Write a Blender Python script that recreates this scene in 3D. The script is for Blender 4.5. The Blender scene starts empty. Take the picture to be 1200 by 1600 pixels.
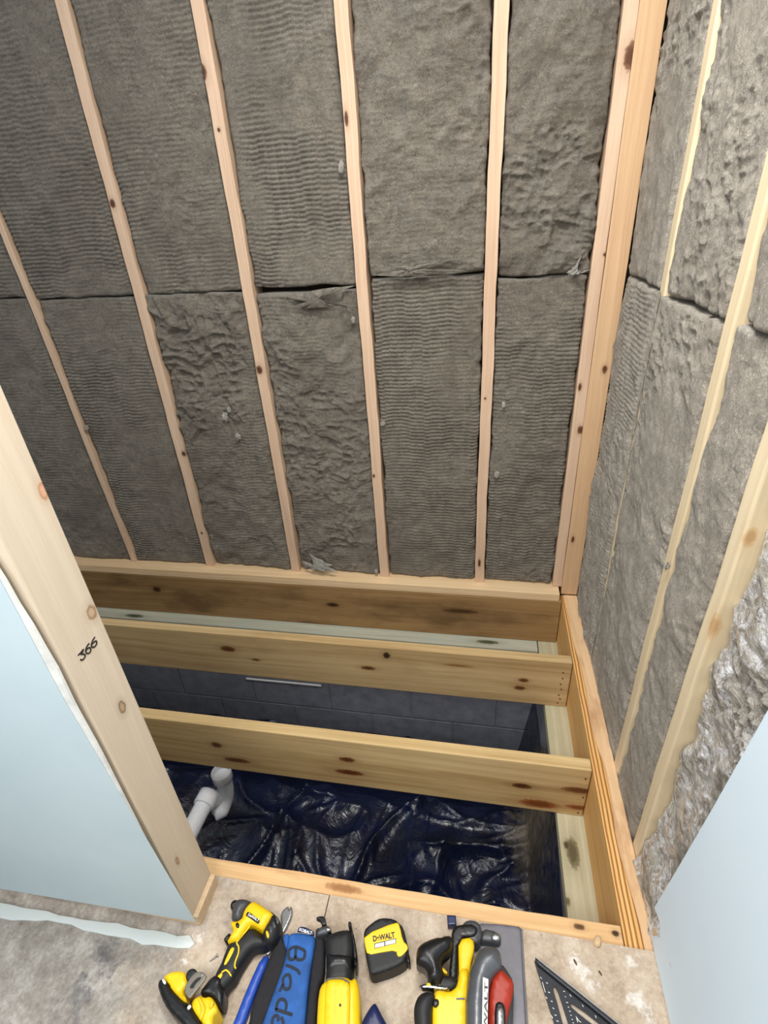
import bpy, bmesh, math, random
import numpy as np
from mathutils import Vector, Matrix

# ------------------------------------------------------------------ camera, world, lights, exposure
SC = bpy.context.scene
COL = SC.collection
CAM = np.array([-0.4116, -1.7759, 1.3853])
YAW, PITCH, ROLL, F = -0.20856, 0.5144, -0.06748, 812.3
fw = np.array([math.sin(YAW)*math.cos(PITCH), math.cos(YAW)*math.cos(PITCH), -math.sin(PITCH)])
r0 = np.array([math.cos(YAW), -math.sin(YAW), 0.0]); u0 = np.cross(r0, fw)
rt = math.cos(ROLL)*r0 + math.sin(ROLL)*u0
up = -math.sin(ROLL)*r0 + math.cos(ROLL)*u0
cd = bpy.data.cameras.new('camera'); cam = bpy.data.objects.new('camera', cd); COL.objects.link(cam)
cd.sensor_fit = 'HORIZONTAL'; cd.sensor_width = 36.0; cd.lens = F/1200*36.0; cd.clip_start = 0.02
cam.matrix_world = Matrix(((rt[0], up[0], -fw[0], CAM[0]), (rt[1], up[1], -fw[1], CAM[1]), (rt[2], up[2], -fw[2], CAM[2]), (0, 0, 0, 1)))
SC.camera = cam

W = bpy.data.worlds.new('world'); SC.world = W; W.use_nodes = True
bg = W.node_tree.nodes['Background']; bg.inputs[0].default_value = (0.90, 0.95, 1.0, 1); bg.inputs[1].default_value = 0.34

def area(name, loc, aim, sx, sy, power, color):
    l = bpy.data.lights.new(name, 'AREA'); l.shape = 'RECTANGLE'; l.size = sx; l.size_y = sy; l.energy = power; l.color = color
    o = bpy.data.objects.new(name, l); COL.objects.link(o); o.location = loc
    o.rotation_euler = (Vector(aim)-Vector(loc)).to_track_quat('-Z', 'Y').to_euler()
    return o
area('ceiling_light', (-0.50, -1.05, 2.42), (-0.50, -0.95, 0), 0.45, 0.45, 30, (1.0, 0.98, 0.95))
area('room_light', (-0.75, -2.35, 2.3), (-0.5, -0.5, 0.2), 0.8, 0.6, 24, (1.0, 0.98, 0.95))
area('window_light', (-2.35, -1.15, 2.2), (-1.9, 0.0, 1.75), 0.5, 0.4, 5, (0.82, 0.88, 1.0))
area('left_fill_light', (-1.62, -2.3, 1.5), (0.0, -1.45, 0.5), 0.6, 0.9, 15, (0.88, 0.94, 1.0))  # unseen bluish fill added to brighten the right drywall and wool
SC.view_settings.view_transform = 'Standard'; SC.view_settings.look = 'None'
SC.view_settings.exposure = 0.12; SC.view_settings.gamma = 1.0; SC.view_settings.use_curve_mapping = False

# ------------------------------------------------------------------ helpers
def at(px, py, ax, v):
    """point of the place seen at a pixel of the 1200x1600 frame, on the plane axis ax = v"""
    d = fw + rt*(px-600)/F + up*(800-py)/F
    t = (v-CAM[ax])/d[ax]
    return Vector(CAM + t*d)

def lin(c):
    return tuple((x/255/12.92 if x/255 <= 0.04045 else ((x/255+0.055)/1.055)**2.4) for x in c) + (1.0,)

def prop(o, label, cat, group=None, kind=None):
    if label: o['label'] = label
    if cat: o['category'] = cat
    if group: o['group'] = group
    if kind: o['kind'] = kind
    return o

def empty(name, loc, label, cat, group=None):
    o = bpy.data.objects.new(name, None); COL.objects.link(o); o.location = loc; o.empty_display_size = 0.05
    return prop(o, label, cat, group)

def link(name, verts, faces, m, parent=None, smooth=False, origin=None):
    """one mesh object from world-space vertices"""
    if parent is not None:
        base = world_loc(parent)
    else:
        base = Vector(origin) if origin is not None else sum((Vector(v) for v in verts), Vector())/len(verts)
    me = bpy.data.meshes.new(name)
    me.from_pydata([tuple(Vector(v)-base) for v in verts], [], faces); me.validate()
    bm = bmesh.new(); bm.from_mesh(me); bmesh.ops.recalc_face_normals(bm, faces=bm.faces); bm.to_mesh(me); bm.free()
    if m: me.materials.append(m)
    if smooth:
        me.polygons.foreach_set('use_smooth', [True]*len(me.polygons))
        me.set_sharp_from_angle(angle=math.radians(50))
    o = bpy.data.objects.new(name, me); COL.objects.link(o)
    if parent is not None: o.parent = parent
    else: o.location = base
    return o

def world_loc(o):
    l = Vector((0, 0, 0))
    while o is not None:
        l = l + Vector(o.location); o = o.parent
    return l

def rot_obj(o):  # flat-shade by angle
    return o

# --- materials
def newmat(name):
    m = bpy.data.materials.new(name); m.use_nodes = True
    nt = m.node_tree; b = nt.nodes['Principled BSDF']
    return m, nt, b

class NB:
    def __init__(s, nt): s.nt = nt
    def n(s, t, **kw):
        x = s.nt.nodes.new(t)
        for k, v in kw.items(): setattr(x, k, v)
        return x
    def l(s, a, b): s.nt.links.new(a, b)
    def noise(s, vec, scale, detail=4, rough=0.55, dist=0.0):
        x = s.n('ShaderNodeTexNoise'); x.inputs['Scale'].default_value = scale; x.inputs['Detail'].default_value = detail
        x.inputs['Roughness'].default_value = rough; x.inputs['Distortion'].default_value = dist
        s.l(vec, x.inputs['Vector']); return x.outputs['Fac']
    def mapping(s, vec, scale=(1, 1, 1), loc=(0, 0, 0), rot=(0, 0, 0)):
        x = s.n('ShaderNodeMapping'); x.inputs['Scale'].default_value = scale; x.inputs['Location'].default_value = loc
        x.inputs['Rotation'].default_value = rot
        s.l(vec, x.inputs['Vector']); return x.outputs[0]
    def ramp(s, fac, stops):
        x = s.n('ShaderNodeValToRGB'); e = x.color_ramp.elements
        while len(e) < len(stops): e.new(0.5)
        for i, (p, c) in enumerate(stops):
            e[i].position = p; e[i].color = c
        s.l(fac, x.inputs['Fac']); return x.outputs['Color']
    def mr(s, v, a, b, c=0.0, d=1.0):
        x = s.n('ShaderNodeMapRange'); x.clamp = True
        for i, q in enumerate((a, b, c, d)): x.inputs[i+1].default_value = q
        s.l(v, x.inputs[0]); return x.outputs[0]
    def math(s, op, a, b=None):
        x = s.n('ShaderNodeMath', operation=op)
        for i, q in enumerate((a, b)):
            if q is None: continue
            if isinstance(q, (int, float)): x.inputs[i].default_value = q
            else: s.l(q, x.inputs[i])
        return x.outputs[0]
    def mix(s, f, a, b, mode='MIX'):
        x = s.n('ShaderNodeMix', data_type='RGBA', blend_type=mode)
        if isinstance(f, (int, float)): x.inputs[0].default_value = f
        else: s.l(f, x.inputs[0])
        for k, q in ((6, a), (7, b)):
            if isinstance(q, tuple): x.inputs[k].default_value = q
            else: s.l(q, x.inputs[k])
        return x.outputs[2]
    def bump(s, h, strength, dist, bsdf):
        x = s.n('ShaderNodeBump'); x.inputs['Strength'].default_value = strength; x.inputs['Distance'].default_value = dist
        s.l(h, x.inputs['Height']); s.l(x.outputs[0], bsdf.inputs['Normal'])
    def coord(s): return s.n('ShaderNodeTexCoord').outputs['Object']

def plain(name, c, rough=0.5, metal=0.0, coat=0.0, noise=0.0, nscale=60):
    m, nt, b = newmat(name); N = NB(nt)
    b.inputs['Roughness'].default_value = rough; b.inputs['Metallic'].default_value = metal
    b.inputs['Coat Weight'].default_value = coat
    col = lin(c)
    v = N.coord(); f = N.noise(v, nscale, 4)
    a = noise or 0.12
    dark = tuple(x*(1-a) for x in col[:3])+(1,); light = tuple(min(1, x*(1+a)) for x in col[:3])+(1,)
    N.l(N.ramp(f, [(0.3, dark), (0.7, light)]), b.inputs['Base Color'])
    N.bump(f, 0.05, 0.002, b)
    return m

WOODN = [0]
def wood(name, c1, c2, grain=1.0, knots=(), stain=None, ring=9.0, gloss=0.6, stripes=0.0):
    """wood in object space, length along local X; knots = (point, rx, r, tone[, heart tone]) in local space"""
    WOODN[0] += 1; seed = WOODN[0]*3.17
    m, nt, b = newmat(name); N = NB(nt); v0 = N.coord()
    b.inputs['Roughness'].default_value = gloss; b.inputs['Specular IOR Level'].default_value = 0.25
    # slow drift of the fibres along the length
    dr_ = N.n('ShaderNodeTexNoise'); dr_.inputs['Scale'].default_value = 1.0; dr_.inputs['Detail'].default_value = 2
    N.l(N.mapping(v0, (1.1, 3, 3), (seed, seed, 0)), dr_.inputs['Vector'])
    off = N.n('ShaderNodeVectorMath', operation='MULTIPLY_ADD'); N.l(dr_.outputs['Color'], off.inputs[0]); off.inputs[1].default_value = (0, 0.05, 0.05); N.l(v0, off.inputs[2])
    v = off.outputs[0]
    lines = N.noise(N.mapping(v, (0.5, ring*9, ring*7), (seed, seed*0.7, seed*0.3)), 1.0, 3, 0.6)
    fine = N.noise(N.mapping(v, (5, 420, 420), (seed, 0, 0)), 1.0, 3, 0.6)
    broad = N.noise(N.mapping(v, (0.35, ring*1.3, ring*1.1), (0, seed, 0)), 1.0, 2)
    blotch = N.noise(N.mapping(v0, (5, 11, 11), (seed, 2, 0)), 1.0, 4, 0.6)
    f = N.math('ADD', N.math('MULTIPLY', lines, 0.55*grain), N.math('MULTIPLY', fine, 0.22))
    f = N.math('ADD', f, N.math('MULTIPLY', broad, 0.35)); f = N.math('ADD', f, N.math('MULTIPLY', blotch, 0.16))
    mid = 0.5*(0.55*grain+0.22+0.35+0.16)
    c = N.ramp(f, [(mid-0.20, lin(c1)), (mid+0.17, lin(c2))])
    if stripes:
        w2 = N.n('ShaderNodeTexWave', wave_type='BANDS', bands_direction='Y'); w2.inputs['Scale'].default_value = stripes
        w2.inputs['Distortion'].default_value = 1.6; w2.inputs['Detail'].default_value = 2; w2.inputs['Detail Scale'].default_value = 0.4
        N.l(N.mapping(v0, (0.8, 1, 1)), w2.inputs['Vector'])
        c = N.mix(N.mr(w2.outputs['Fac'], 0.40, 0.85, 0, 0.85), c, lin((142, 84, 34)))
    if stain:
        sc_, cc, lo_, hi_ = stain
        c = N.mix(N.mr(N.noise(N.mapping(v0, (1, 2.5, 2.5), (seed, 3, 1)), sc_, 5, 0.6), lo_, hi_, 0, 0.6), c, lin(cc))
    for k in knots:
        p, rx, r, tone = k[:4]; heart = k[4] if len(k) > 4 else tuple(int(q*0.72) for q in tone)
        q = N.n('ShaderNodeVectorMath', operation='SUBTRACT'); N.l(v0, q.inputs[0]); q.inputs[1].default_value = p
        wv = N.n('ShaderNodeVectorMath', operation='MULTIPLY'); N.l(q.outputs[0], wv.inputs[0]); wv.inputs[1].default_value = (1/rx, 1/r, 1/r)
        le = N.n('ShaderNodeVectorMath', operation='LENGTH'); N.l(wv.outputs[0], le.inputs[0])
        d = N.math('ADD', le.outputs['Value'], N.math('MULTIPLY', N.math('SUBTRACT', N.noise(v0, 110, 3), 0.5), 0.7))
        c = N.mix(N.mr(d, 1.0, 2.2, 0.22, 0.0), c, lin(tone))
        c = N.mix(N.mr(d, 0.82, 1.08, 0.88, 0.0), c, lin(tone))
        c = N.mix(N.mr(d, 0.45, 0.75, 0.75, 0.0), c, lin(heart))
    N.l(c, b.inputs['Base Color'])
    N.bump(N.math('ADD', N.math('MULTIPLY', fine, 0.6), lines), 0.22, 0.0012, b)
    return m

def frame(p0, p1, wdir):
    X = (Vector(p1)-Vector(p0)).normalized(); Y = Vector(wdir); Y = (Y - X*Y.dot(X)).normalized(); Z = X.cross(Y)
    return X, Y, Z

def board(name, p0, p1, wdir, w, h, matf, parent=None, bev=0.0025, rag=0.0, seed=0, knots_w=()):
    """timber with its length on local X; w along wdir (local Y), h along local Z; matf(knots) gives the material"""
    p0 = Vector(p0); p1 = Vector(p1); X, Y, Z = frame(p0, p1, wdir)
    L = (p1-p0).length; c = (p0+p1)/2
    M = Matrix(((X[0], Y[0], Z[0], c[0]), (X[1], Y[1], Z[1], c[1]), (X[2], Y[2], Z[2], c[2]), (0, 0, 0, 1)))
    bm = bmesh.new(); bmesh.ops.create_cube(bm, size=1)
    for vv in bm.verts: vv.co = Vector((vv.co.x*L, vv.co.y*w, vv.co.z*h))
    n = max(2, int(L/0.05))
    long_e = [e for e in bm.edges if abs((e.verts[0].co-e.verts[1].co).x) > L*0.9]
    bmesh.ops.bevel(bm, geom=list(bm.edges), offset=bev, segments=2, affect='EDGES', profile=0.6)
    long_e = [e for e in bm.edges if abs((e.verts[0].co-e.verts[1].co).x) > L*0.8]
    bmesh.ops.subdivide_edges(bm, edges=long_e, cuts=n, use_grid_fill=True)
    if rag:
        rng = random.Random(seed); ph = [rng.uniform(0, 6.28) for _ in range(6)]
        for vv in bm.verts:
            t = vv.co.x
            vv.co.y += rag*(math.sin(t*7+ph[0])+0.6*math.sin(t*19+ph[1])+0.5*math.sin(t*43+ph[2]))*(1 if vv.co.y > 0 else 0.7)*0.5
            vv.co.z += rag*(math.sin(t*6+ph[3])+0.6*math.sin(t*17+ph[4]))*0.3
    me = bpy.data.meshes.new(name); bm.to_mesh(me); bm.free()
    me.polygons.foreach_set('use_smooth', [False]*len(me.polygons))
    o = bpy.data.objects.new(name, me); COL.objects.link(o); o.matrix_world = M
    Mi = M.inverted()
    ks = [(tuple(Mi @ Vector(k[0])),)+tuple(k[1:]) for k in knots_w]
    me.materials.append(matf(ks))
    return o

def child_world(o, parent):
    """parent o without moving it"""
    bpy.context.view_layer.update()
    M = o.matrix_world.copy(); o.parent = parent; o.matrix_parent_inverse = parent.matrix_world.inverted(); o.matrix_world = M
    return o

# --- numpy noise
def vnoise(u, v, seed):
    rs = np.random.RandomState(seed); T = rs.rand(256, 256)*2-1
    iu = np.floor(u).astype(int); iv = np.floor(v).astype(int); fu = u-iu; fv = v-iv
    fu = fu*fu*fu*(fu*(fu*6-15)+10); fv = fv*fv*fv*(fv*(fv*6-15)+10)
    a = T[iu % 256, iv % 256]; b = T[(iu+1) % 256, iv % 256]; c = T[iu % 256, (iv+1) % 256]; d = T[(iu+1) % 256, (iv+1) % 256]
    return (a*(1-fu)+b*fu)*(1-fv)+(c*(1-fu)+d*fu)*fv
def fbm(u, v, seed, o=4, g=0.5):
    s = 0; a = 1.0; t = 0
    for i in range(o):
        s = s + a*vnoise(u*2**i+i*17.3, v*2**i+i*9.1, seed+i); t += a; a *= g
    return s/t
def ridge(u, v, seed, o=3):
    s = 0; a = 1.0; t = 0
    for i in range(o):
        s = s + a*(1-np.abs(vnoise(u*2**i+i*7.7, v*2**i+i*3.1, seed+i)))**2; t += a; a *= 0.5
    return s/t

def grid_obj(name, P, faces_extra, m, parent=None, smooth=True):
    """P = (nu, nv, 3) world grid; faces_extra adds verts/faces"""
    nu, nv = P.shape[:2]
    base = P.reshape(-1, 3).mean(0) if parent is None else np.array(world_loc(parent))
    verts = P.reshape(-1, 3)
    i = np.arange(nu-1)[:, None]; j = np.arange(nv-1)[None, :]
    a = (i*nv+j).ravel(); q = np.stack([a, a+nv, a+nv+1, a+1], 1)
    ev, ef = faces_extra if faces_extra else ([], [])
    V = np.concatenate([verts, np.array(ev).reshape(-1, 3)]) if len(ev) else verts
    Q = np.concatenate([q, np.array(ef).reshape(-1, 4)]) if len(ef) else q
    me = bpy.data.meshes.new(name)
    me.vertices.add(len(V)); me.vertices.foreach_set('co', (V-base).astype(np.float32).ravel())
    me.loops.add(len(Q)*4); me.loops.foreach_set('vertex_index', Q.astype(np.int32).ravel())
    me.polygons.add(len(Q)); me.polygons.foreach_set('loop_start', np.arange(0, len(Q)*4, 4, dtype=np.int32))
    me.polygons.foreach_set('loop_total', np.full(len(Q), 4, dtype=np.int32))
    me.polygons.foreach_set('use_smooth', np.ones(len(Q), dtype=bool))
    me.update(calc_edges=True); me.validate()
    me.materials.append(m)
    o = bpy.data.objects.new(name, me); COL.objects.link(o)
    if parent is None: o.location = base
    else: o.parent = parent
    return o

def chaikin(pts, n=2):
    for _ in range(n):
        r = []
        for i in range(len(pts)):
            a, b = pts[i], pts[(i+1) % len(pts)]
            r += [tuple(0.75*x+0.25*y for x, y in zip(a, b)), tuple(0.25*x+0.75*y for x, y in zip(a, b))]
        pts = r
    return pts

def pillow(name, outline, z0, z1, m, parent=None, r=0.004, seg=4, rb=0.0, soft=1, top=None, smooth=True):
    """rounded solid: a closed plan outline (x,y world) from z0 to z1, its top edge rounded with radius r by the distance to the outline"""
    from mathutils.geometry import delaunay_2d_cdt
    pts = chaikin([tuple(p[:2]) for p in outline], soft) if soft else [tuple(p[:2]) for p in outline]
    A = np.array(pts)
    area_ = 0.5*np.sum(A[:, 0]*np.roll(A[:, 1], -1)-np.roll(A[:, 0], -1)*A[:, 1])
    if area_ < 0: A = A[::-1]
    step = max(0.0012, min(0.004, r/2 if r > 0 else 0.004))
    dens = []
    for i in range(len(A)):                       # denser outline for a smooth shoulder
        a, b = A[i], A[(i+1) % len(A)]; k = max(1, int(np.linalg.norm(b-a)/(step*2)))
        dens += [a+(b-a)*t/k for t in range(k)]
    A = np.array(dens); n = len(A)
    S0 = A; S1 = np.roll(A, -1, 0)
    def dist(Q):
        d = np.full(len(Q), 1e9)
        e = S1-S0; L = (e**2).sum(1)+1e-12
        for k in range(0, len(Q), 400):
            q = Q[k:k+400]; w = q[:, None, :]-S0[None]; t = np.clip((w*e[None]).sum(2)/L[None], 0, 1)
            d[k:k+400] = np.sqrt(((w-t[..., None]*e[None])**2).sum(2)).min(1)
        return d
    prv = np.roll(A, 1, 0); nxt = np.roll(A, -1, 0)
    tt = nxt-prv; tt /= np.linalg.norm(tt, axis=1)[:, None]+1e-9; nn = np.stack([-tt[:, 1], tt[:, 0]], 1)
    extra = []
    if r > 0.0006:
        for k in range(1, seg+1):
            dd = r*(1-math.cos(math.pi/2*k/seg)); q = A+nn*dd; ok = dist(q) > dd*0.93
            if k > seg//2: ok &= (np.arange(n) % 2 == 0)
            extra.append(q[ok])
        lo, hi = A.min(0), A.max(0); g = max(step*1.6, max(hi-lo)/60)
        gx, gy = np.meshgrid(np.arange(lo[0]+g/2, hi[0], g), np.arange(lo[1]+g/2, hi[1], g))
        q = np.stack([gx.ravel(), gy.ravel()], 1)
        if len(q): extra.append(q[dist(q) > g*0.8])
    P2 = np.concatenate([A]+extra) if extra else A
    vs, es, fs, ov, oe, of = delaunay_2d_cdt([Vector(p) for p in P2], [], [list(range(n))], 1, 1e-6)
    V2 = np.array([tuple(v) for v in vs]); d = dist(V2)
    inv = {}
    for k, o_ in enumerate(ov):
        for q in o_:
            if q < n: inv[q] = k
    d = np.clip(d, 0, None)
    for q in inv.values(): d[q] = 0
    z = np.full(len(V2), z1)
    if r > 0:
        e = np.clip(r-d, 0, r); z = z1-r+np.sqrt(np.clip(r*r-e*e, 0, None))
    V = [(V2[k, 0], V2[k, 1], z[k]) for k in range(len(V2))]
    Fc = [tuple(f) for f in fs]
    cnt = {}
    for f in Fc:
        for k in range(len(f)):
            e = (f[k], f[(k+1) % len(f)]); cnt[e] = 1
    bnd = [e for e in cnt if (e[1], e[0]) not in cnt]
    low = {}
    for a, b in bnd:
        for q in (a, b):
            if q not in low: low[q] = len(V); V.append((V2[q, 0], V2[q, 1], z0))
    Fc += [(b, a, low[a], low[b]) for a, b in bnd]
    nx = dict(bnd); used = set()
    for st_ in list(nx):
        if st_ in used: continue
        loop = []; q = st_
        while q not in used and q in nx: used.add(q); loop.append(low[q]); q = nx[q]
        if len(loop) > 2: Fc.append(tuple(loop[::-1]))
    return link(name, V, Fc, m, parent, smooth=(r > 0.0006))

def pxo(pts, z, s=1.0, ox=0.0, oy=0.0):
    """pixel outline (of a crop with scale s and origin ox, oy) to plan points at height z"""
    return [tuple(at(ox+x/s, oy+y/s, 2, z)) for x, y in pts]

def ppx(name, pts, z0, z1, m, parent, s, ox, oy, **kw):
    return pillow(name, pxo(pts, z1, s, ox, oy), z0, z1, m, parent, **kw)

def catmull(P, n=6, closed=False):
    P = [Vector(p) for p in P]; R_ = []
    N_ = len(P); rng = range(N_ if closed else N_-1)
    for i in rng:
        p1 = P[i]; p2 = P[(i+1) % N_]
        p0 = P[(i-1) % N_] if (closed or i > 0) else p1*2-p2
        p3 = P[(i+2) % N_] if (closed or i+2 < N_) else p2*2-p1
        for k in range(n):
            t = k/n
            R_.append(0.5*((2*p1)+(p2-p0)*t+(2*p0-5*p1+4*p2-p3)*t*t+(-p0+3*p1-3*p2+p3)*t**3))
    if not closed: R_.append(P[-1])
    return R_

def tube(name, path, rad, m, parent=None, seg=20, cap=True, wall=0.0):
    """sweep a circle along path; rad is a number or a list; wall>0 makes the first end open with a bore"""
    P = [Vector(p) for p in path]; n = len(P); rads = [rad]*n if isinstance(rad, (int, float)) else rad
    V = []; Fc = []
    t = (P[1]-P[0]).normalized(); a = Vector((0, 0, 1)) if abs(t.z) < 0.9 else Vector((1, 0, 0)); nrm = (a-t*a.dot(t)).normalized()
    for i in range(n):
        t = ((P[min(i+1, n-1)]-P[max(i-1, 0)])).normalized(); nrm = (nrm-t*nrm.dot(t)).normalized(); b = t.cross(nrm)
        for k in range(seg):
            th = 2*math.pi*k/seg; V.append(P[i]+(nrm*math.cos(th)+b*math.sin(th))*rads[i])
    for i in range(n-1):
        for k in range(seg):
            j = (k+1) % seg; Fc.append((i*seg+k, i*seg+j, (i+1)*seg+j, (i+1)*seg+k))
    Fc.append(tuple((n-1)*seg+k for k in range(seg)))
    if wall > 0:
        base = len(V); t = (P[1]-P[0]).normalized(); depth = 0.026
        for dd in (0, depth):
            for k in range(seg):
                c = P[0]; q = V[k]-c; V.append(c+t*dd+q*(1-wall/rads[0]))
        for k in range(seg):
            j = (k+1) % seg
            Fc.append((k, j, base+j, base+k)); Fc.append((base+k, base+j, base+seg+j, base+seg+k))
        Fc.append(tuple(base+seg+k for k in range(seg)))
    elif cap: Fc.append(tuple(range(seg))[::-1])
    o = link(name, V, Fc, m, parent, smooth=True)
    return o

def ribbon(name, strokes, width, nrm, m, parent=None, lift=0.0008, n=5):
    """marker strokes as one thin raised mesh on a surface with normal nrm"""
    V = []; Fc = []; nrm = Vector(nrm).normalized()
    for st in strokes:
        P = catmull(st, n) if len(st) > 2 else [Vector(p) for p in st]
        b0 = len(V)
        for i, p in enumerate(P):
            t = (P[min(i+1, len(P)-1)]-P[max(0, i-1)]).normalized(); s = t.cross(nrm).normalized()
            ww = width*(0.75 if i in (0, len(P)-1) else 1)*0.5
            V += [p-s*ww+nrm*lift, p+s*ww+nrm*lift, p+s*ww-nrm*0.0004, p-s*ww-nrm*0.0004]
        for i in range(len(P)-1):
            a = b0+4*i; b = a+4
            for k in range(4): Fc.append((a+k, a+(k+1) % 4, b+(k+1) % 4, b+k))
        Fc.append((b0, b0+1, b0+2, b0+3)); e = b0+4*(len(P)-1); Fc.append((e+3, e+2, e+1, e))
    return link(name, V, Fc, m, parent)

def text(name, s, p, xdir, nrm, height, m, parent, bold=0.0, width=None, depth=0.0006):
    """raised lettering: left end of the baseline at p, running along xdir on a surface with normal nrm"""
    cu = bpy.data.curves.new(name, 'FONT'); cu.body = s; cu.size = 1.0; cu.offset = bold; cu.extrude = 0.02
    to = bpy.data.objects.new(name, cu); COL.objects.link(to)
    dg = bpy.context.evaluated_depsgraph_get(); me = bpy.data.meshes.new_from_object(to.evaluated_get(dg))
    bpy.data.objects.remove(to); bpy.data.curves.remove(cu)
    X = Vector(xdir).normalized(); Z = Vector(nrm).normalized(); X = (X-Z*X.dot(Z)).normalized(); Y = Z.cross(X)
    co = np.zeros(len(me.vertices)*3); me.vertices.foreach_get('co', co); co = co.reshape(-1, 3)
    sy = height/0.72; sx = sy
    if width: sx = width/(co[:, 0].max()-co[:, 0].min())
    base = world_loc(parent)
    for i, v in enumerate(me.vertices):
        v.co = Vector(p)+X*((co[i, 0]-co[:, 0].min())*sx)+Y*(co[i, 1]*sy)+Z*(co[i, 2]/0.02*depth) - base
    me.materials.clear(); me.materials.append(m); me.name = name
    o = bpy.data.objects.new(name, me); COL.objects.link(o); o.parent = parent
    return o

def box(name, lo, hi, m, parent=None, bev=0.0):
    bm = bmesh.new(); bmesh.ops.create_cube(bm, size=1)
    lo = Vector(lo); hi = Vector(hi); c = (lo+hi)/2; s = hi-lo
    for v in bm.verts: v.co = Vector((v.co.x*s.x, v.co.y*s.y, v.co.z*s.z))
    if bev: bmesh.ops.bevel(bm, geom=list(bm.edges), offset=bev, segments=3, affect='EDGES')
    me = bpy.data.meshes.new(name); bm.to_mesh(me); bm.free(); me.materials.append(m)
    o = bpy.data.objects.new(name, me); COL.objects.link(o)
    if parent is not None: o.parent = parent; o.location = c-world_loc(parent)
    else: o.location = c
    return o

# ------------------------------------------------------------------ materials
def mat_wool(name, base, warm, brown, ribcol=None, fib=1.0, lo=0.36, hi=0.66):
    m, nt, b = newmat(name); N = NB(nt); v = N.n('ShaderNodeNewGeometry').outputs['Position']
    big = N.noise(v, 3.5, 4, 0.6); mid = N.noise(v, 26, 5, 0.65, 0.6); fine = N.noise(v, 170, 5, 0.75, 1.2)
    f = N.math('ADD', N.math('MULTIPLY', mid, 0.35), N.math('MULTIPLY', fine, 0.65))
    c = N.ramp(f, [(lo, lin(base)), (hi, lin(warm))])
    c = N.mix(N.mr(big, 0.48, 0.70, 0, 0.55), c, lin(brown))
    c = N.mix(N.mr(N.noise(v, 420, 3, 0.7), 0.66, 0.80, 0, 0.45), c, lin((205, 200, 188)))
    N.l(c, b.inputs['Base Color']); b.inputs['Roughness'].default_value = 0.85; b.inputs['Specular IOR Level'].default_value = 0.25
    b.inputs['Sheen Weight'].default_value = 0.25; b.inputs['Sheen Roughness'].default_value = 0.5
    h = N.math('ADD', N.math('MULTIPLY', mid, 0.7), N.math('MULTIPLY', fine, 0.6))
    N.bump(h, 1.0*fib, 0.012, b)
    return m
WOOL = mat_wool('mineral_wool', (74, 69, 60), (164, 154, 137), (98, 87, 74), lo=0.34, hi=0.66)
WOOLR = mat_wool('mineral_wool_lit', (114, 106, 94), (216, 206, 188), (156, 145, 128), fib=1.0)  # lighter copy of the wool, brighter light on the right wall put into colour
TUFT = mat_wool('wool_tuft', (150, 146, 135), (215, 210, 198), (170, 165, 150))

def mat_film():
    m, nt, b = newmat('clear_film_over_wool'); N = NB(nt); v = N.n('ShaderNodeNewGeometry').outputs['Position']
    mid = N.noise(v, 30, 5, 0.65, 0.8); fine = N.noise(v, 120, 4, 0.7, 1.0)
    msk = N.mr(N.noise(v, 9, 4, 0.6, 0.8), 0.44, 0.52)
    c = N.ramp(mid, [(0.35, lin((128, 122, 112))), (0.68, lin((190, 184, 172)))])
    c = N.mix(N.math('MULTIPLY', N.math('MULTIPLY', msk, N.mr(N.noise(v, 34, 4, 0.7, 1.5), 0.42, 0.60)), 0.85), c, lin((240, 241, 244)))  # white shine of the film painted into the base colour
    N.l(c, b.inputs['Base Color']); b.inputs['Roughness'].default_value = 0.5
    N.l(msk, b.inputs['Coat Weight']); b.inputs['Coat Roughness'].default_value = 0.12
    N.l(N.mr(msk, 0, 1, 0.8, 0.22), b.inputs['Roughness'])
    N.bump(N.math('ADD', mid, N.math('MULTIPLY', fine, 0.5)), 0.9, 0.014, b)
    return m
FILM = mat_film()

def mat_plastic():
    m, nt, b = newmat('black_polythene'); N = NB(nt); v = N.n('ShaderNodeNewGeometry').outputs['Position']
    f = N.noise(v, 7, 5, 0.6, 0.5); fi = N.noise(v, 60, 4, 0.6)
    c = N.ramp(f, [(0.35, lin((13, 18, 36))), (0.7, lin((18, 30, 66)))])
    # dry dust left on the sheet near the right sill
    p = at(845, 1310, 2, -0.72)
    q = N.n('ShaderNodeVectorMath', operation='SUBTRACT'); N.l(v, q.inputs[0]); q.inputs[1].default_value = p
    w = N.n('ShaderNodeVectorMath', operation='MULTIPLY'); N.l(q.outputs[0], w.inputs[0]); w.inputs[1].default_value = (9, 4.5, 1)
    le = N.n('ShaderNodeVectorMath', operation='LENGTH'); N.l(w.outputs[0], le.inputs[0])
    d = N.math('ADD', le.outputs['Value'], N.math('MULTIPLY', N.math('SUBTRACT', N.noise(v, 25, 5, 0.7), 0.5), 2.2))
    du = N.mr(d, 0.2, 1.3, 0.85, 0.0)
    c = N.mix(du, c, lin((120, 108, 84)))
    N.l(c, b.inputs['Base Color']); N.l(N.mr(du, 0, 0.5, 0.24, 0.7), b.inputs['Roughness'])
    b.inputs['Specular IOR Level'].default_value = 0.75
    N.bump(N.math('ADD', N.noise(v, 16, 5, 0.55, 1.2), N.math('MULTIPLY', fi, 0.08)), 0.45, 0.024, b)
    return m
PLASTIC = mat_plastic()

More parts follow.
